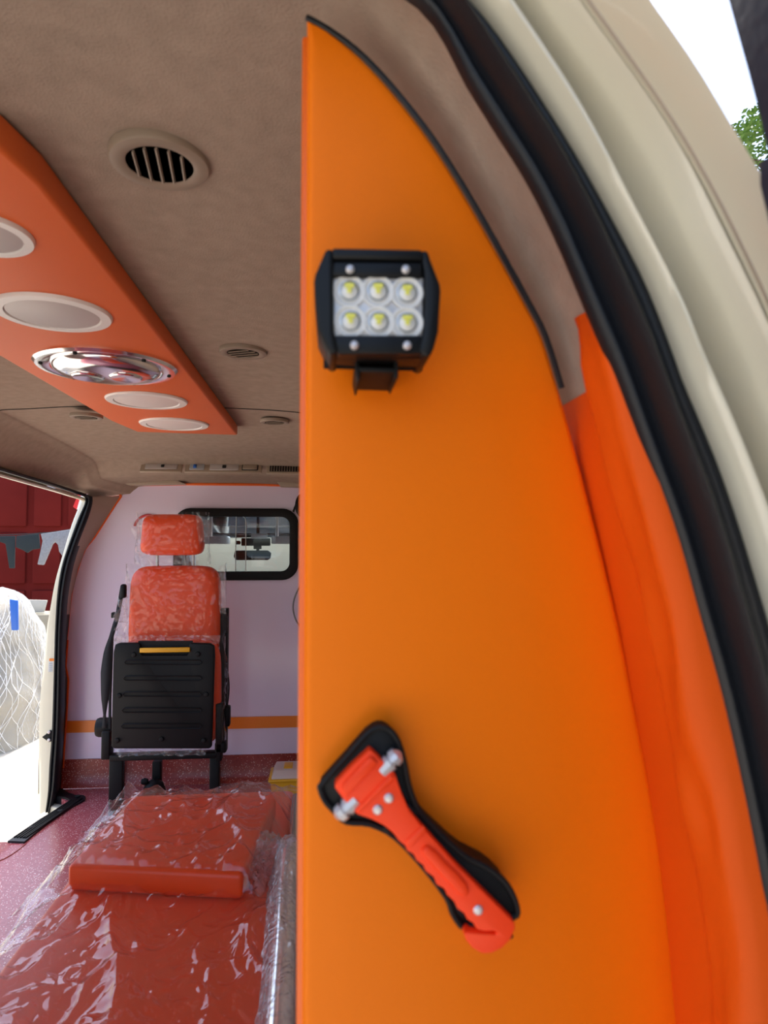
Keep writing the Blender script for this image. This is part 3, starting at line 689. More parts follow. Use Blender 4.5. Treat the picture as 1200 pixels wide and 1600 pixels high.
rbox(r_, 'frame', 'cream_trim', 0, 0, 116, 20); rbox(r_, 'recess', 'labelgrey', -40, 0, 22, 12, .006, -.010); rbox(r_, 'lever', 'blue', -43, 0, 5, 7, .008, -.014)
rbox(r_, 'lens', 'diffuser', 1, 0, 44, 13, .006, -.010); rbox(r_, 'switch', 'dark', 1, 0, 6, 6, .006, -.015); rbox(r_, 'recess', 'dark', 40, 0, 25, 12, .006, -.0095); rbox(r_, 'cover', 'cream_trim', 40, 0, 22, 10, .005, -.013)
r_ = fit_root('air_grille', 447, 735, 'dark slatted air grille next to the orange panel edge', 'vent')
rbox(r_, 'frame', 'cream_trim', 0, 0, 60, 20); rbox(r_, 'opening', 'dark', 0, 0, 50, 13, .004, -.0095)  # opening is a near-black slab in place of shaded depth
for k in range(12): rbox(r_, 'slat', 'cream_trim', -22+k*4, 0, .9, 12, .006, -.012, bev=0)

# small hooks/clips on the headliner near the door
for px, py, lab in ((60, 719, 'small clip on the headliner, left of the two near the side door'), (129, 744, 'small clip on the headliner, right of the two near the side door')):
    p = P(px, py, 3.3 if px < 100 else 3.62)
    tag(MB().tube([p+Vector((-.006, 0, -.006)), p, p+Vector((.008, 0, .006))], .0028, 8).build('clip', 'cream_trim'), lab, 'clip')

# ---- jump seat
root = thing('jump_seat', P(260, 1245, 3.55)*1.0, 'folding seat with orange headrest and backrest and black folded seat underside', 'seat')
root.location.z = 0
def S(px, py, d): return P(px, py, d)
def softbox(x0, y0, x1, y1, d, depth, name, m, bev=.035, topw=1.0, segs=5, n=8):
    a, c = P(x0, y1, d), P(x1, y0, d); w = c.x-a.x; h_ = c.z-a.z
    cx = (a.x+c.x)/2
    rows = []
    b = MB(); pts = []
    for k in range(40):      # superellipse front outline
        t = 2*math.pi*k/40; ct, st_ = math.cos(t), math.sin(t); e_ = .34
        px_ = math.copysign(abs(ct)**e_, ct)*w/2; pz_ = math.copysign(abs(st_)**e_, st_)*h_/2
        px_ *= 1+(topw-1)*(pz_/h_+.5); pts.append((px_, pz_))
    zc_ = (a.z+c.z)/2; y0_ = a.y
    prof = [(.02, -.008), (.5, -.006), (.80, -.002), (.93, .006), (.985, .02), (1, .04), (1, depth-.04), (.97, depth-.01), (.9, depth), (.02, depth)]
    rows = [[Vector((cx+px_*s_, y0_+yy, zc_+pz_*(1-(1-s_)*(w/h_ if s_ > .5 else 1)))) for px_, pz_ in pts] for s_, yy in prof]
    o = MB().grid(rows, closed_u=True); o.f.append(tuple(range(40))); o.f.append(tuple(range(len(o.v)-40, len(o.v))))
    o = o.build(name, m, angle=80); keep(o, root); return o
softbox(215, 803, 318, 868, 3.52, .10, 'headrest', 'orange_seat', topw=.90)
softbox(196, 884, 345, 1030, 3.56, .11, 'backrest', 'orange_seat', topw=.96)
for x in (246, 302): keep(MB().tube([P(x, 890, 3.62), P(x, 860, 3.62)], .007, 10).build('headrest_post', 'steel'), root)
# pinkish underlayer of the folded cushion beside the black shell
o = softbox(176, 998, 346, 1172, 3.50, .085, 'seat_cushion', 'orange_seat', topw=.97)
# black shell
sh = [(180, 1007), (186, 1005), (216, 1005), (219, 1008), (219, 1020), (222, 1024), (292, 1024), (295, 1020), (295, 1008), (298, 1005), (328, 1006), (334, 1010), (335, 1025), (330, 1168), (326, 1170), (178, 1170), (174, 1166), (175, 1100), (177, 1020)]
keep(MB().prism([P(x, y, 3.44) for x, y in sh], (0, .03, 0)).build('seat_shell', 'black', bevel=.004, segs=2), root)
keep(MB().prism([P(x, y, 3.46) for x, y in ((216, 1002), (300, 1002), (300, 1036), (216, 1036))], (0, .02, 0)).build('handle_recess', 'dark'), root)
hb = P(258, 1015.5, 3.44)
keep(MB().box(hb, (74*3.44/1200, .016, .020)).build('handle', 'yellow', bevel=.003), root)
for k, yy in enumerate((1035, 1060, 1085, 1110, 1135)):
    x0, x1 = 197-k*1.2, 312
    a, c = P(x0, yy, 3.435), P(x1, yy, 3.435)
    path = [a+Vector((0, 0, .009)), c+Vector((0, 0, .009)), c+Vector((.008, 0, 0)), c-Vector((0, 0, .009)), a-Vector((0, 0, .009)), a-Vector((.008, 0, 0))]
    keep(MB().tube(path, .0022, 6, True).build('rib', 'black_gloss'), root)
for x, y in ((209, 1023), (309, 1022), (186, 1087), (322, 1085), (183, 1157), (252, 1155), (318, 1157)):
    keep(MB().lathe([(0, 0), (.011, 0), (.009, .005), (.004, .006), (0, .006)], 12, Matrix.Translation(P(x, y, 3.437)) @ Matrix.Rotation(math.pi/2, 4, 'X')).build('bolt', 'black_gloss'), root)
# frame and legs
def bx(px0, py0, px1, py1, d, dep, name, m='black', bev=.004):
    a, c = P(px0, py1, d), P(px1, py0, d); keep(MB().box(((a.x+c.x)/2, a.y+dep/2, (a.z+c.z)/2), (c.x-a.x, dep, c.z-a.z)).build(name, m, bevel=bev), root)
bx(170, 1176, 340, 1190, 3.50, .05, 'seat_frame')
def leg(px, w, d, name='leg'):
    p = P(px, 1180, d); keep(MB().box((p.x, p.y+.02, p.z/2), (w, .04, p.z)).build(name, 'black', bevel=.004), root)
leg(181, .058, 3.54); leg(335, .042, 3.54)
leg(181, .045, 3.92, 'leg'); leg(335, .04, 3.92, 'leg')
bx(237, 1190, 251, 1232, 3.80, .04, 'swivel_post'); 
p = P(241, 1228, 3.78); keep(MB().lathe([(0, -.03), (.05, -.03), (.055, -.01), (.04, .03), (.02, .045), (0, .05)], 16, Matrix.Translation(Vector((p.x, p.y, .035)))).build('post_foot', 'black'), root)
keep(MB().lathe([(0, -.014), (.012, -.014), (.016, 0), (.012, .014), (0, .014)], 12, Matrix.Translation(P(226, 1221, 3.76)) @ Matrix.Rotation(math.pi/2, 4, 'Y')).build('lever_knob', 'black'), root)
bx(229, 1221, 240, 1224, 3.76, .01, 'lever')
# right side upright and hinge hardware
bx(341, 951, 356, 1176, 3.60, .05, 'side_upright'); bx(336, 1100, 347, 1190, 3.50, .05, 'hinge_arm')
bx(350, 1104, 359, 1136, 3.56, .04, 'buckle', 'black', .006); bx(335, 1160, 353, 1178, 3.5, .05, 'hinge_plate', 'black', .008)
keep(MB().tube(smooth_path([P(356, 1050, 3.58), P(358, 1075, 3.57), P(355, 1104, 3.57)], 4), .010, 8, flat=.3).build('buckle_strap', 'webbing'), root)
bx(157, 1143, 172, 1188, 3.50, .06, 'side_cover', 'black', .006)
p = P(160, 1140, 3.52)
keep(MB().lathe([(0, -.035), (.038, -.035), (.042, -.025), (.042, .025), (.038, .035), (0, .035)], 24, Matrix.Translation(p+Vector((0, .04, 0))) @ Matrix.Rotation(math.pi/2, 4, 'Y')).build('belt_reel', 'black'), root)
# belt
def ribbon(path, w, name, m, dirv=(1, 0, 0)):
    path = smooth_path(path, 5); d_ = Vector(dirv).normalized()
    rows = [[p-d_*w_/2, p+d_*w_/2] for p, w_ in zip(path, [lerp(w, i/(len(path)-1)) for i in range(len(path))])]
    o = MB().grid(rows).build(name, m); q = o.modifiers.new('s', 'SOLIDIFY'); q.thickness = .002; keep(o, root); return o
ribbon([P(192, 915, 3.55), P(184, 960, 3.52), P(177, 985, 3.5), P(168, 1020, 3.49), P(165, 1070, 3.49), P(164, 1100, 3.49), P(163, 1138, 3.5)], [(0, .02), (.4, .02), (.6, .045), (.8, .03), (.9, .012), (1, .022)], 'belt', 'webbing')
ribbon([P(176, 985, 3.52), P(174, 1040, 3.52), P(172, 1100, 3.52), P(172, 1140, 3.52)], [(0, .012), (1, .012)], 'belt', 'webbing')
bx(187, 913, 196, 935, 3.53, .03, 'belt_guide', 'black', .008); bx(173, 957, 178, 966, 3.5, .03, 'belt_guide', 'black', .004)
# plastic covers
def cover(x0, y0, x1, y1, d, depth, seed, amp, name='plastic_cover', flare=()):
    a, c = P(x0, y1, d), P(x1, y0, d); w, h_ = c.x-a.x, c.z-a.z; cx, zc_ = (a.x+c.x)/2, (a.z+c.z)/2
    n, m_ = 110, 60; rows = []
    for j in range(m_+1):
        v = j/m_; z = zc_-h_/2+h_*v; row = []
        for i in range(n+1):
            t = math.pi*1.3*(i/n-.5)                                # wraps around the front and sides
            e_ = .45; sx = math.copysign(abs(math.sin(t))**e_, math.sin(t)); cy = math.cos(t)
            x = cx+sx*w/2; y = a.y+depth/2-math.copysign(abs(cy)**e_, cy)*(depth/2+.006)
            q_ = Vector((x*6, z*6, seed)); rd = lambda s2: 1-2*abs(noise.noise(Vector((x*s2+seed, z*s2*.45+y*s2, seed))))
            dd = amp*(.6*max(0, rd(9))**3+.5*max(0, rd(21))**3+.5*noise.noise(q_*1.0))
            edge_ = abs(sx)**8
            y -= dd*(1-edge_); x += math.copysign(dd*2.2*edge_, sx)
            zz = z
            row.append(Vector((x, y, zz)))
        rows.append(row)
    o = MB().grid(rows).build(name, 'film_seat', angle=25); keep(o, root); return o
cover(211, 800, 321, 882, 3.50, .12, 3.1, .010); cover(192, 881, 348, 1008, 3.54, .13, 8.7, .010); cover(174, 996, 349, 1176, 3.485, .10, 5.5, .006)
# loose ends of the film at the headrest
def rag(pts, d, seed, amp=.02, par=None, mt='film_rag', name='plastic_cover', N=18):
    A_, B_, C_, D_ = [P(x, y, d) for x, y in pts]; rows = []
    for j in range(N+1):
        row = []
        for i in range(N+1):
            s_, t = i/N, j/N; p = A_.lerp(B_, s_).lerp(D_.lerp(C_, s_), t)
            nz = noise.noise(p*25+Vector((seed, 0, 0))); n2 = 1-2*abs(noise.noise(p*40+Vector((0, seed, 0))))
            row.append(p+Vector((amp*.5*nz, amp*(nz+n2), amp*.4*n2)))
        rows.append(row)
    o = MB().grid(rows).build(name, mt, angle=20)
    keep(o, par or root); return o
rag([(203, 818), (222, 808), (222, 850), (208, 845)], 3.50, 1); rag([(306, 803), (336, 820), (328, 842), (310, 852)], 3.50, 2); rag([(213, 862), (245, 868), (244, 888), (222, 884)], 3.50, 4)
rag([(245, 868), (312, 868), (308, 884), (246, 882)], 3.53, 6, .008); rag([(340, 884), (352, 884), (353, 960), (344, 960)], 3.54, 7, .01)
rag([(183, 935), (206, 940), (190, 1005), (178, 1005)], 3.50, 9, .03, mt='film_wrap'); rag([(178, 1000), (192, 1000), (186, 1045), (176, 1045)], 3.49, 10, .015, mt='film_wrap')
rag([(178, 1168), (322, 1168), (320, 1182), (180, 1182)], 3.47, 11, .012, N=40)
rag([(180, 994), (344, 994), (342, 1008), (182, 1008)], 3.48, 12, .012, N=40)

# ---- stretcher, mattress, cushion, film
ZM = -.68
mn_l = PZ(0, 1505, ZM); mf_l = PZ(207, 1241, ZM); mf_r = PZ(461, 1241, ZM); mn_r = PZ(417, 1600, ZM)
xL = (mn_l.x+mf_l.x)/2; xR = (mf_r.x+mn_r.x)/2; yF = mf_l.y; yN = .42
zt = ZM+CAMZ
MBx = lambda x0, x1, y0, y1, z0, z1: MB().box(((x0+x1)/2, (y0+y1)/2, (z0+z1)/2), (x1-x0, y1-y0, z1-z0))
root = thing('stretcher', Vector(((xL+xR)/2, (yN+yF)/2, 0)), 'wheeled ambulance stretcher carrying the red mattress', 'stretcher')
for x in (xL+.02, xR-.02): keep(MB().tube([(x, yN, zt-.085), (x, yF, zt-.085)], .014, 12).build('frame_tube', 'steel'), root)
for y in (yN+.02, (yN+yF)/2, yF-.02): keep(MB().tube([(xL+.02, y, zt-.085), (xR-.02, y, zt-.085)], .012, 12).build('cross_tube', 'steel'), root)
keep(MBx(xL+.015, xR-.015, yN+.02, yF-.02, zt-.072, zt-.062).build('deck', 'steel'), root)
for x in (xL+.05, xR-.05):
    for y in (yN+.12, yF-.12):
        keep(MB().tube([(x, y, zt-.09), (x, y, .09)], .012, 10).build('leg', 'steel'), root)
        w_ = MB().lathe([(0, -.014), (.04, -.014), (.048, -.008), (.048, .008), (.04, .014), (0, .014)], 24, Matrix.Translation((x, y, .048)) @ Matrix.Rotation(math.pi/2, 4, 'Y')).build('wheel', 'rubber'); keep(w_, root)
# side rail on the right, wrapped
ra = PZ(440, 1650, ZM+.02); rb = PZ(451, 1325, ZM+.035)
def rl(px, py, zr): return PZ(px, py, zr)
rp = smooth_path([rl(433, 1680, ZM+.015), rl(437, 1600, ZM+.02), rl(443, 1480, ZM+.03), rl(447, 1380, ZM+.035), rl(453, 1328, ZM+.035), rl(456, 1322, ZM+.0)], 6)
keep(MB().tube(rp, .020, 16).build('side_rail', 'chrome'), root)
rp2 = smooth_path([rl(457, 1318, ZM+.01), rl(460, 1280, ZM+.012), rl(463, 1246, ZM+.012)], 4)
keep(MB().tube(rp2, .011, 12).build('side_rail', 'steel'), root)
for p in (rp[4], rp[14], rp[24]): keep(MB().tube([p, Vector((p.x, p.y, zt-.085))], .008, 8).build('rail_post', 'black'), root)
# wrap around the rail
n = 28; rows = []
mm = 150
from itertools import accumulate
def along(path, t):
    k = t*(len(path)-1); i = min(len(path)-2, int(k)); return path[i].lerp(path[i+1], k-i)
for j in range(mm+1):
    c = along(rp[:-3], j/mm); row = []
    for i in range(n):
        a = 2*math.pi*i/n; q_ = Vector((math.cos(a)*1.2, c.y*22, math.sin(a)*1.2)); rr = .0235+.006*abs(noise.noise(q_))+.006*max(0, noise.noise(q_*2.6+Vector((3, 0, 0))))+(.012 if math.sin(a) < -.3 else 0)
        row.append(c+Vector((math.cos(a)*rr, 0, math.sin(a)*rr)))
    rows.append(row)
keep(MB().grid(rows, closed_u=True).build('rail_wrap', 'film_wrap', angle=30), root)
# loose bag of film beside the rail
rows = []
for j in range(41):
    c = along(rp, .05+.35*j/40)+Vector((.028, 0, -.035)); row = []
    for i in range(24):
        a = 2*math.pi*i/24; rr = .022+.010*noise.noise(Vector((math.cos(a)*2, j*.25, math.sin(a)*2))); row.append(c+Vector((math.cos(a)*rr, 0, math.sin(a)*rr*1.3)))
    rows.append(row)
keep(MB().grid(rows, closed_u=True).build('rail_wrap', 'film_wrap', angle=30), root)

m_ = MBx(xL, xR, yN, yF, zt-.062, zt).build('mattress', 'orange_seat', bevel=.018, segs=4); tag(m_, 'long red orange vinyl mattress on the stretcher under clear plastic', 'mattress')
ZC = ZM+.052
c1, c2 = PZ(105, 1352, ZC), PZ(379, 1366, ZC); c3 = PZ(208, 1243, ZC); c4 = PZ(432, 1245, ZC)
cpoly = [c1, c2, Vector((c4.x, c4.y, c2.z)), Vector((c3.x, c3.y, c1.z))]
cu = MB().prism([p-Vector((0, 0, .050)) for p in cpoly], (0, 0, .050)).build('cushion', 'orange_seat', bevel=.010, segs=4); tag(cu, 'thick red orange cushion lying on the far half of the mattress', 'cushion')
# second wedge right of the cushion
c5, c6 = PZ(396, 1352, ZC-.012), PZ(434, 1312, ZC-.012)
# film sheet
def inside(p):
    # height of the top surface below the film
    x, y = p.x, p.y
    t = (y-c1.y)/(c3.y-c1.y); xl2 = c1.x+(c3.x-c1.x)*t; xr2 = c2.x+(c4.x-c2.x)*max(0, t); yf0 = c1.y+(c2.y-c1.y)*(x-c1.x)/(c2.x-c1.x)
    hcu = sstep(yf0+.003, yf0+.016, y)*sstep(xl2-.03, xl2+.005, x)*(1-sstep(xr2-.005, xr2+.05, x))*(1-sstep(c3.y-.0, c3.y+.06, y))
    return hcu
nu, nv = 190, 380; rows = []
x0f, x1f, y0f, y1f = xL-.075, xR+.012, yN, yF+.05
for j in range(nv+1):
    y = y0f+(y1f-y0f)*j/nv; row = []
    for i in range(nu+1):
        x = x0f+(x1f-x0f)*i/nu; p = Vector((x, y, 0))
        hh = zt+.004+.052*inside(p)
        hh -= .075*sstep(xL+.01, xL-.085, x)+.05*sstep(yF-.005, yF+.05, y)
        r1 = 1-abs(noise.noise(Vector((x*5+2*y, y*4-1.2*x, 1.7))))*2.2
        r2_ = 1-abs(noise.noise(Vector((x*13-y*4, y*8+x*5, 4.2))))*2.2
        r3_ = 1-abs(noise.noise(Vector((x*30+y*9, y*24, 7.9))))*2.2
        amp = 1.0+.8*sstep(xL+.05, xL-.02, x)
        hh += amp*(.016*max(0, r1)**3+.0075*max(0, r2_)**2.2+.0028*max(0, r3_)**2)+.004*noise.noise(p*6)
        ex = .012*noise.noise(Vector((y*9, 0, 5)))*sstep(xL, xL-.06, x)
        row.append(Vector((x+ex, y, hh)))
    rows.append(row)
o = MB().grid(rows).build('plastic_sheet', 'film', angle=180); tag(o, 'clear crinkled plastic sheet covering the mattress and the cushion', 'plastic sheet')
# crumpled film heap at the right end of the cushion
rows = []
hc_ = PZ(412, 1335, ZM+.02)
for j in range(49):
    row = []
    for i in range(60):
        a = 2*math.pi*i/60; v = j/48*math.pi*.5; d_ = Vector((math.cos(a)*math.cos(v)*.045, math.sin(a)*math.cos(v)*.10, math.sin(v)*.045))
        k_ = 1+.35*noise.noise(d_*45)+.35*abs(noise.noise(d_*90)); row.append(hc_+d_*k_-Vector((0, 0, .02)))
    rows.append(row)
tag(MB().grid(rows, closed_u=True).build('plastic_heap', 'film_wrap', angle=25), 'crumpled clear plastic gathered at the right end of the cushion', 'plastic')

# ---- yellow sharps container on the floor
p = P(420, 1193, 3.62); bw = .26
root = thing('sharps_container', Vector((p.x+bw/2, p.y+.1, 0)), 'yellow box with cloudy lid on the floor by the partition', 'box')
zt_ = .135
x0, x1, y0, y1 = p.x+.006, p.x+bw, p.y+.0, p.y+.17
b = MB(); b.add([(x0+.012, y0+.01, 0), (x1-.012, y0+.01, 0), (x1-.012, y1, 0), (x0+.012, y1, 0), (x0, y0, zt_-.03), (x1, y0, zt_-.03), (x1, y1, zt_-.03), (x0, y1, zt_-.03)], [(0, 3, 2, 1), (4, 5, 6, 7), (0, 1, 5, 4), (1, 2, 6, 5), (2, 3, 7, 6), (3, 0, 4, 7)])
keep(b.build('body', 'yellow', bevel=.008, segs=3), root)
keep(MBx(x0-.008, x1+.008, y0-.008, y1+.008, zt_-.036, zt_-.024).build('rim', 'yellow', bevel=.004), root)
b = MB(); b.add([(x0+.004, y0, zt_-.024), (x1-.004, y0, zt_-.024), (x1-.004, y1, zt_-.024), (x0+.004, y1, zt_-.024), (x0+.02, y0+.02, zt_+.012), (x1-.02, y0+.02, zt_+.012), (x1-.02, y1-.02, zt_+.012), (x0+.02, y1-.02, zt_+.012)], [(0, 3, 2, 1), (4, 5, 6, 7), (0, 1, 5, 4), (1, 2, 6, 5), (2, 3, 7, 6), (3, 0, 4, 7)])
keep(b.build('lid', 'lid', bevel=.004), root)
keep(MBx(x0+.06, x0+.10, y0+.04, y1-.05, zt_+.010, zt_+.016).build('flap', 'yellow', bevel=.002), root)

# ---- hanging black thing and hose near the panel edge
p = P(468, 790, 3.90)
root = thing('wall_fan', p, 'black oval fitting on the partition half hidden by the orange panel', 'fitting')
MB().tube([Vector((.030*math.cos(a)*1.0+.018, -.02, .052*math.sin(a))) for a in [2*math.pi*k/24 for k in range(24)]], .010, 8, True).build('ring', 'black_gloss', root)
MB().lathe([(0, -.012), (.034, -.012), (.034, .012), (0, .014)], 20, Matrix.Translation((.02, .0, 0)) @ Matrix.Rotation(math.pi/2, 4, 'X')).build('hub', 'black', root)
MB().prism([Vector(v) for v in ((-.035, -.02, -.03), (-.026, -.02, -.035), (-.006, -.02, .035), (-.012, -.02, .03))], (0, .02, 0)).build('bracket', 'black', root)
b = MB().tube(smooth_path([P(478, 900, 3.93), P(468, 917, 3.93), P(460, 935, 3.93), P(458, 952, 3.93), P(463, 970, 3.93), P(474, 985, 3.93)], 6), .0042, 8)
tag(b.build('hose', 'cloth_grey'), 'thin grey hose looping out beside the orange panel edge', 'hose')

# ---- cab seen through the window
tag(MBx(-1.0, .03, PY+.03, PY+1.15, CAMZ+.22, CAMZ+.26).build('ceiling_cab', 'cab_grey'), 'grey headliner of the driver cab', kind='structure')
yw = PY+1.15
b = MB(); b.add([(-1.3, yw, CAMZ+.22), (.3, yw, CAMZ+.22), (.3, yw+.18, CAMZ+.02), (-1.3, yw+.18, CAMZ+.02)], [(0, 1, 2, 3)])
b = MB(); rows = [[Vector((x, yw+.0+(t*.55), CAMZ+.20-t*.75)) for x in (-.98, -.7, -.5, -.2, .01)] for t in (0, .25, .5, .75, 1)]
o = b.grid(rows).build('window_2', 'windscreen', solid=0); o.modifiers.new('s', 'SOLIDIFY').thickness = .005; tag(o, 'windscreen of the driver cab', kind='structure')
b = MBx(-.96, -.01, yw+.05, yw+.55, -.2, CAMZ-.48); tag(b.build('dashboard', 'dash', bevel=.03), 'grey dashboard under the windscreen', 'dashboard')
for x in (-1.0, .03):
    b = MBx(x-.03, x+.03, PY+.03, yw+.6, -.4, CAMZ+.22); tag(b.build('wall_cab', 'cab_grey'), 'side of the driver cab', kind='structure')
# mirror
dm = (PY+.98)/K
root = thing('rear_view_mirror', P(402, 860, dm), 'black rear view mirror seen through the partition window', 'mirror')
um = dm/1200
MB().prism([Vector(((x-402)*um, 0, (860-y)*um)) for x, y in ((368, 861), (371, 860), (418, 860), (423, 864), (422, 872), (418, 875), (370, 875), (366, 870))], (0, .03, 0)).build('mirror_housing', 'black', root, bevel=.004)
MB().box((0, .02, 14*um), (12*um, .02, 24*um)).box((0, .035, .10), (.02, .02, CAMZ+.225-P(402, 860, dm).z-.0-.10+.10)).build('stem', 'black', root, bevel=.003)
MB().box((-3*um, .04, 13*um), (44*um, .05, 12*um)).build('camera_housing', 'black', root, bevel=.006)
MB().lathe([(0, -.012), (.014, -.012), (.02, 0), (.014, .012), (0, .012)], 14, Matrix.Translation((-30*um, .02, 12*um))).build('sensor', 'black', root)
MB().box((3*um, .0, 22*um), (24*um, .05, 8*um)).build('roof_lamp', 'white', root, bevel=.004)
for x0, x1, lab in ((318, 355, 'sun visor wrapped in plastic, left of the mirror'), (424, 462, 'sun visor wrapped in plastic, right of the mirror')):
    a, c = P(x0, 850, dm), P(x1, 838, dm); z_ = a.z
    o = MBx(a.x, c.x+(.1 if x0 > 400 else 0), a.y-.02, a.y+.16, z_, c.z).box((a.x+.03, a.y+.1, (c.z+CAMZ+.22)/2), (.02, .02, CAMZ+.225-c.z)).build('sun_visor', 'diffuser_white', bevel=.012, segs=3); tag(o, lab, 'sun visor', 'sun visors')
    rag([(x0-2, 835), (x1, 836), (x1+2, 852), (x0, 850)], dm-.04, x0, .012, par=o)
for x in (-.95, -.1):
    pass

# ---- outside, left: red container, washing, netted pile
dC = 14.0
pc = P(125, 955, dC)
root = thing('shipping_container', Vector((-7.2, dC*K, GZ)), 'dark red container wall outside behind the washing', 'container')
cw, chh = 5.4, 4.2
x0c, x1c = -8.6, P(205, 900, dC).x
keep(MBx(x0c, x1c, dC*K+.06, dC*K+2.4, GZ, GZ+chh).build('body', 'cont'), root)
npan = 9; ww = (x1c-x0c)/npan
for k in range(npan):
    for (za, zb) in ((.15, 1.0), (1.12, 2.0), (2.12, 3.0), (3.12, 4.1)):
        keep(MBx(x0c+k*ww+.06, x0c+(k+1)*ww-.06, dC*K-.0, dC*K+.07, GZ+za, GZ+zb).build('panel', 'cont', bevel=.02), root)
lz = P(60, 832, 10.5)
root_l = MB().tube(smooth_path([P(-160, 842, 10.5), P(0, 836, 10.5), P(66, 833, 10.5), P(112, 827, 10.5), P(170, 818, 10.5)], 5), .006, 6)
tag(root_l.build('clothes_line', 'cloth_dark'), 'thin line holding the washing in front of the red container', 'line')
for y_ in (0,):
    for px_ in (-160, 170):
        p = P(px_, 830, 10.5); tag(MB().tube([(p.x, p.y, GZ), (p.x, p.y, p.z+.1)], .03, 8).build('line_post', 'bark'), 'post holding the %s end of the washing line' % ('left' if px_ < 0 else 'right'), 'post')
def garment(px, name, m, lab, cat):
    pts = [P(x, y, 10.48) for x, y in px]; o = MB().prism(pts, (0, .035, 0)).build(name, m, bevel=.01); tag(o, lab, cat, 'washing on the line')
garment([(63, 834), (86, 831), (110, 827), (108, 845), (104, 852), (98, 870), (92, 862), (90, 851), (86, 847), (82, 850), (77, 862), (68, 883), (58, 882), (63, 860), (66, 845)], 'sweatpants', 'cloth_grey', 'grey marl sweatpants hanging on the washing line', 'trousers')
garment([(25, 837), (60, 834), (62, 857), (50, 859), (42, 864), (36, 860), (24, 855)], 'shorts', 'cloth_dark', 'dark green shorts on the line between trousers and grey sweatpants', 'shorts')
garment([(-22, 838), (23, 837), (22, 888), (14, 888), (8, 850), (-2, 846), (-10, 885), (-20, 885)], 'trousers', 'cloth_dark', 'black trousers hanging at the left edge of the picture', 'trousers')
# red and white board beside the top corner of the door opening
a = P(117, 795, 9.5)
root = thing('sign_board', P(126, 786, 9.5), 'small red and white board outside by the top corner of the side door', 'sign')
keep(MB().prism([P(x, y, 9.5) for x, y in ((122, 772), (127, 772), (120, 796), (114, 792))], (0, .04, 0)).build('red_stripe', 'red'), root)
keep(MB().prism([P(x, y, 9.5) for x, y in ((127, 772), (145, 772), (135, 800), (120, 796))], (0, .04, 0)).build('white_stripe', 'white'), root)
keep(MB().tube([P(140, 780, 9.6), Vector((P(140, 780, 9.6).x, 9.6*K, GZ))], .03, 8).build('post', 'steel'), root)
# netted pile
pc = P(2, 1000, 7.6)
root = thing('netted_pile', Vector((pc.x, pc.y, GZ)), 'pile of goods under white netting on the sunlit ground', 'pile')
rows = []
gz = GZ; Hh = P(5, 928, 7.6).z-gz; Rx = (P(62, 1000, 7.6).x-pc.x)
for j in range(31):
    v = j/30; row = []
    for i in range(64):
        a = 2*math.pi*i/64; rr = (1-v**2.2)**.5 if v < 1 else 0; rr = max(rr, .01)
        p = Vector((math.cos(a)*rr*Rx*1.15, math.sin(a)*rr*.7, v*Hh)); k_ = 1+.16*noise.noise(p*2.2+Vector((3, 1, 2)))+.05*noise.noise(p*8)
        row.append(Vector((p.x*k_+pc.x, p.y*k_+pc.y, gz+p.z*(1+.04*noise.noise(p*5)))))
    rows.append(row)
keep(MB().grid(rows, closed_u=True).build('heap', 'rock', angle=180), root)
rows2 = [[Vector((pc.x, pc.y, gz))+(p-Vector((pc.x, pc.y, gz)))*1.04+Vector((0, 0, .02+.03*noise.noise(p*12))) for p in r] for r in rows]
keep(MB().grid(rows2, closed_u=True).build('netting', 'net', angle=20), root)
b = MB()
for k in range(150):
    a = random.uniform(0, 6.28); path = []
    for j in range(0, 29, 2):
        r_ = rows2[j]; i = int(((a+.2*math.sin(j*.3+k)+.01*j*((k%5)-2))/6.283*64)) % 64; path.append(r_[i]*1.0+Vector((0, -.015, .012)))
    b.tube(smooth_path(path, 2), .0024, 4)
o = b.build('net_cords', 'white'); o['kind'] = 'stuff'; keep(o, root)
tag(MB().prism([P(x, y, 7.0) for x, y in ((14, 936), (27, 938), (28, 985), (17, 985))], (0, .03, 0)).build('blue_crate', 'blue', bevel=.01), 'blue plastic crate poking out of the netted pile', 'crate')
root = thing('grey_board', P(55, 957, 8.6), 'pale flat board propped behind the netted pile', 'board')
keep(MB().prism([P(x, y, 8.6) for x, y in ((34, 937), (73, 938), (68, 957), (40, 958))], (0, .03, 0)).build('board', 'wood', bevel=.004), root)
q = P(55, 965, 8.6)
tag(MBx(P(38, 960, 8.5).x, P(90, 960, 8.5).x, 8.5*K, 8.5*K+.4, GZ-.02, P(50, 960, 8.5).z).build('concrete_block', 'rock', bevel=.02), 'low grey concrete block under the pale board', 'block')
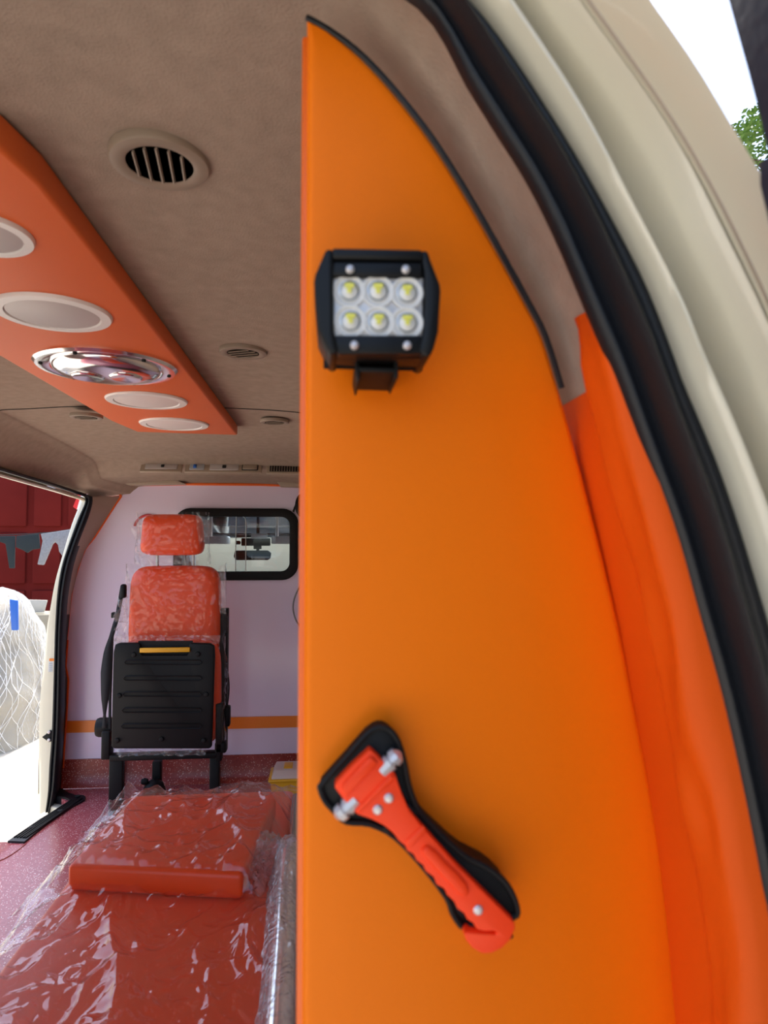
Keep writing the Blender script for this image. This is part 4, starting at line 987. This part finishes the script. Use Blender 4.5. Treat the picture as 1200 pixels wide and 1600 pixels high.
# rubble and twigs
for k, (x, y, s_, lab) in enumerate(((52, 1050, .16, 'largest grey stone, standing beside the netted pile'), (28, 1062, .10, 'grey stone lying between the netted pile and the rope'),
        (60, 1072, .08, 'small grey stone next to the cream door post'), (6, 1082, .10, 'grey stone at the left edge below the netted pile'))):
    p = PZ(x, y, GZ-CAMZ); bb = bmesh.new(); bmesh.ops.create_icosphere(bb, subdivisions=2, radius=s_)
    for v in bb.verts: v.co = v.co*(1+.5*noise.noise(v.co*9+Vector((k, 0, 0)))); v.co.z *= .55
    me = bpy.data.meshes.new('stone'); bb.to_mesh(me); bb.free(); me.materials.append(M['rock']); o = bpy.data.objects.new('stone', me); C.objects.link(o); o.location = p+Vector((0, 0, s_*.2))
    tag(o, lab, 'stone', 'stones by the netted pile')
b = MB()
for k in range(90):
    p = PZ(random.uniform(-20, 62), random.uniform(1044, 1078), GZ-CAMZ)+Vector((0, 0, .03)); a = random.uniform(0, 3.14); l = random.uniform(.1, .35)
    b.tube(smooth_path([p, p+Vector((math.cos(a)*l/2, math.sin(a)*l/2, random.uniform(0, .05))), p+Vector((math.cos(a+.3)*l, math.sin(a+.3)*l, 0))], 2), .006, 4)
tag(b.build('twigs', 'twig'), 'dry twigs and litter scattered on the sunlit ground', 'twigs', kind='stuff')
b = MB().tube(smooth_path([PZ(x, y, GZ-CAMZ)+Vector((0, 0, .02)) for x, y in ((-30, 1176), (0, 1170), (14, 1165), (22, 1161), (34, 1163), (30, 1168), (18, 1168))], 5), .018, 6)
tag(b.build('rope', 'twig'), 'short dark rope lying on the bright ground', 'rope')

# ---- dark edge at the top right; unseen rear door behind, stretched to block light
e0, e1 = P(1138, 0, .36), P(1200, 237, .36); dv = (e1-e0)
root = thing('rear_door', Vector((e1.x+.05, .30, 0)), 'dark navy edge in the top right corner, on an unseen open rear door extended to block light', 'car door')
dl = [e0-dv*2.4, e0-dv*1.1, e0-dv*.4, e0, e1, e1+dv*.8+Vector((-.01, 0, 0)), Vector((e1.x+.14, e1.y, CAMZ-.35)), Vector((e1.x+.16, e1.y, .05))]
dl = smooth_path(dl, 4); back = Vector((.07, -1.25, 0))  # long unseen reach keeps light from the right off the panel
rows = [[p, p+Vector((.012, .004, 0)), p+Vector((.045, .002, 0)), p+Vector((.045, .002, 0))+back, p+back, p] for p in dl]
rows = [[p+back*.02, p, p+Vector((.03, .008, 0)), p+Vector((.045, 0, 0)), p+Vector((.045, 0, 0))+back, p+back] for p in dl]
b = MB().grid(rows, closed_u=True); b.f.append(tuple(range(6))); b.f.append(tuple(range(len(b.v)-6, len(b.v))))
keep(b.build('door_lining', 'navy', angle=50), root)

# ---- tree at the upper right
tp = P(1168, 215, 14)
root = thing('tree', Vector((tp.x+1.6, tp.y+.6, GZ)), 'leafy green tree beyond the rear frame at the upper right', 'tree')
tr = smooth_path([Vector((tp.x+1.6, tp.y+.6, GZ)), Vector((tp.x+1.5, tp.y+.6, 2)), Vector((tp.x+1.2, tp.y+.3, tp.z-2)), Vector((tp.x+.9, tp.y, tp.z-.6))], 5)
keep(MB().tube(tr, .16, 10, taper=[1-.7*i/(len(tr)-1) for i in range(len(tr))]).build('trunk', 'bark'), root)
for k in range(7):
    a = k*.9; s_ = tr[-1-k % 6]; e_ = s_+Vector((math.cos(a)*1.3, math.sin(a)*1.0, .7+.2*(k % 3)))
    keep(MB().tube(smooth_path([s_, (s_+e_)/2+Vector((0, 0, .15)), e_], 4), .035, 6).build('branch', 'bark'), root)
b = MB()
cen = Vector((tp.x+1.0, tp.y, tp.z-.75))
for k in range(15000):
    while True:
        d_ = Vector((random.uniform(-1, 1), random.uniform(-1, 1), random.uniform(-1, 1)))
        if d_.length < 1: break
    p = cen+Vector((d_.x*2.0, d_.y*1.6, d_.z*1.5))
    if noise.noise(p*1.6) < -.05: continue
    ax = Vector((random.uniform(-1, 1), random.uniform(-1, 1), random.uniform(-.6, .3))).normalized(); s2 = ax.cross(Vector((random.random(), random.random(), 1))).normalized(); l = random.uniform(.08, .15); w_ = l*.25
    b.add([p, p+ax*l*.5+s2*w_, p+ax*l, p+ax*l*.5-s2*w_], [(0, 1, 2, 3)])
o = b.build('leaves', 'leaf', smooth=False); o['kind'] = 'stuff'; keep(o, root)
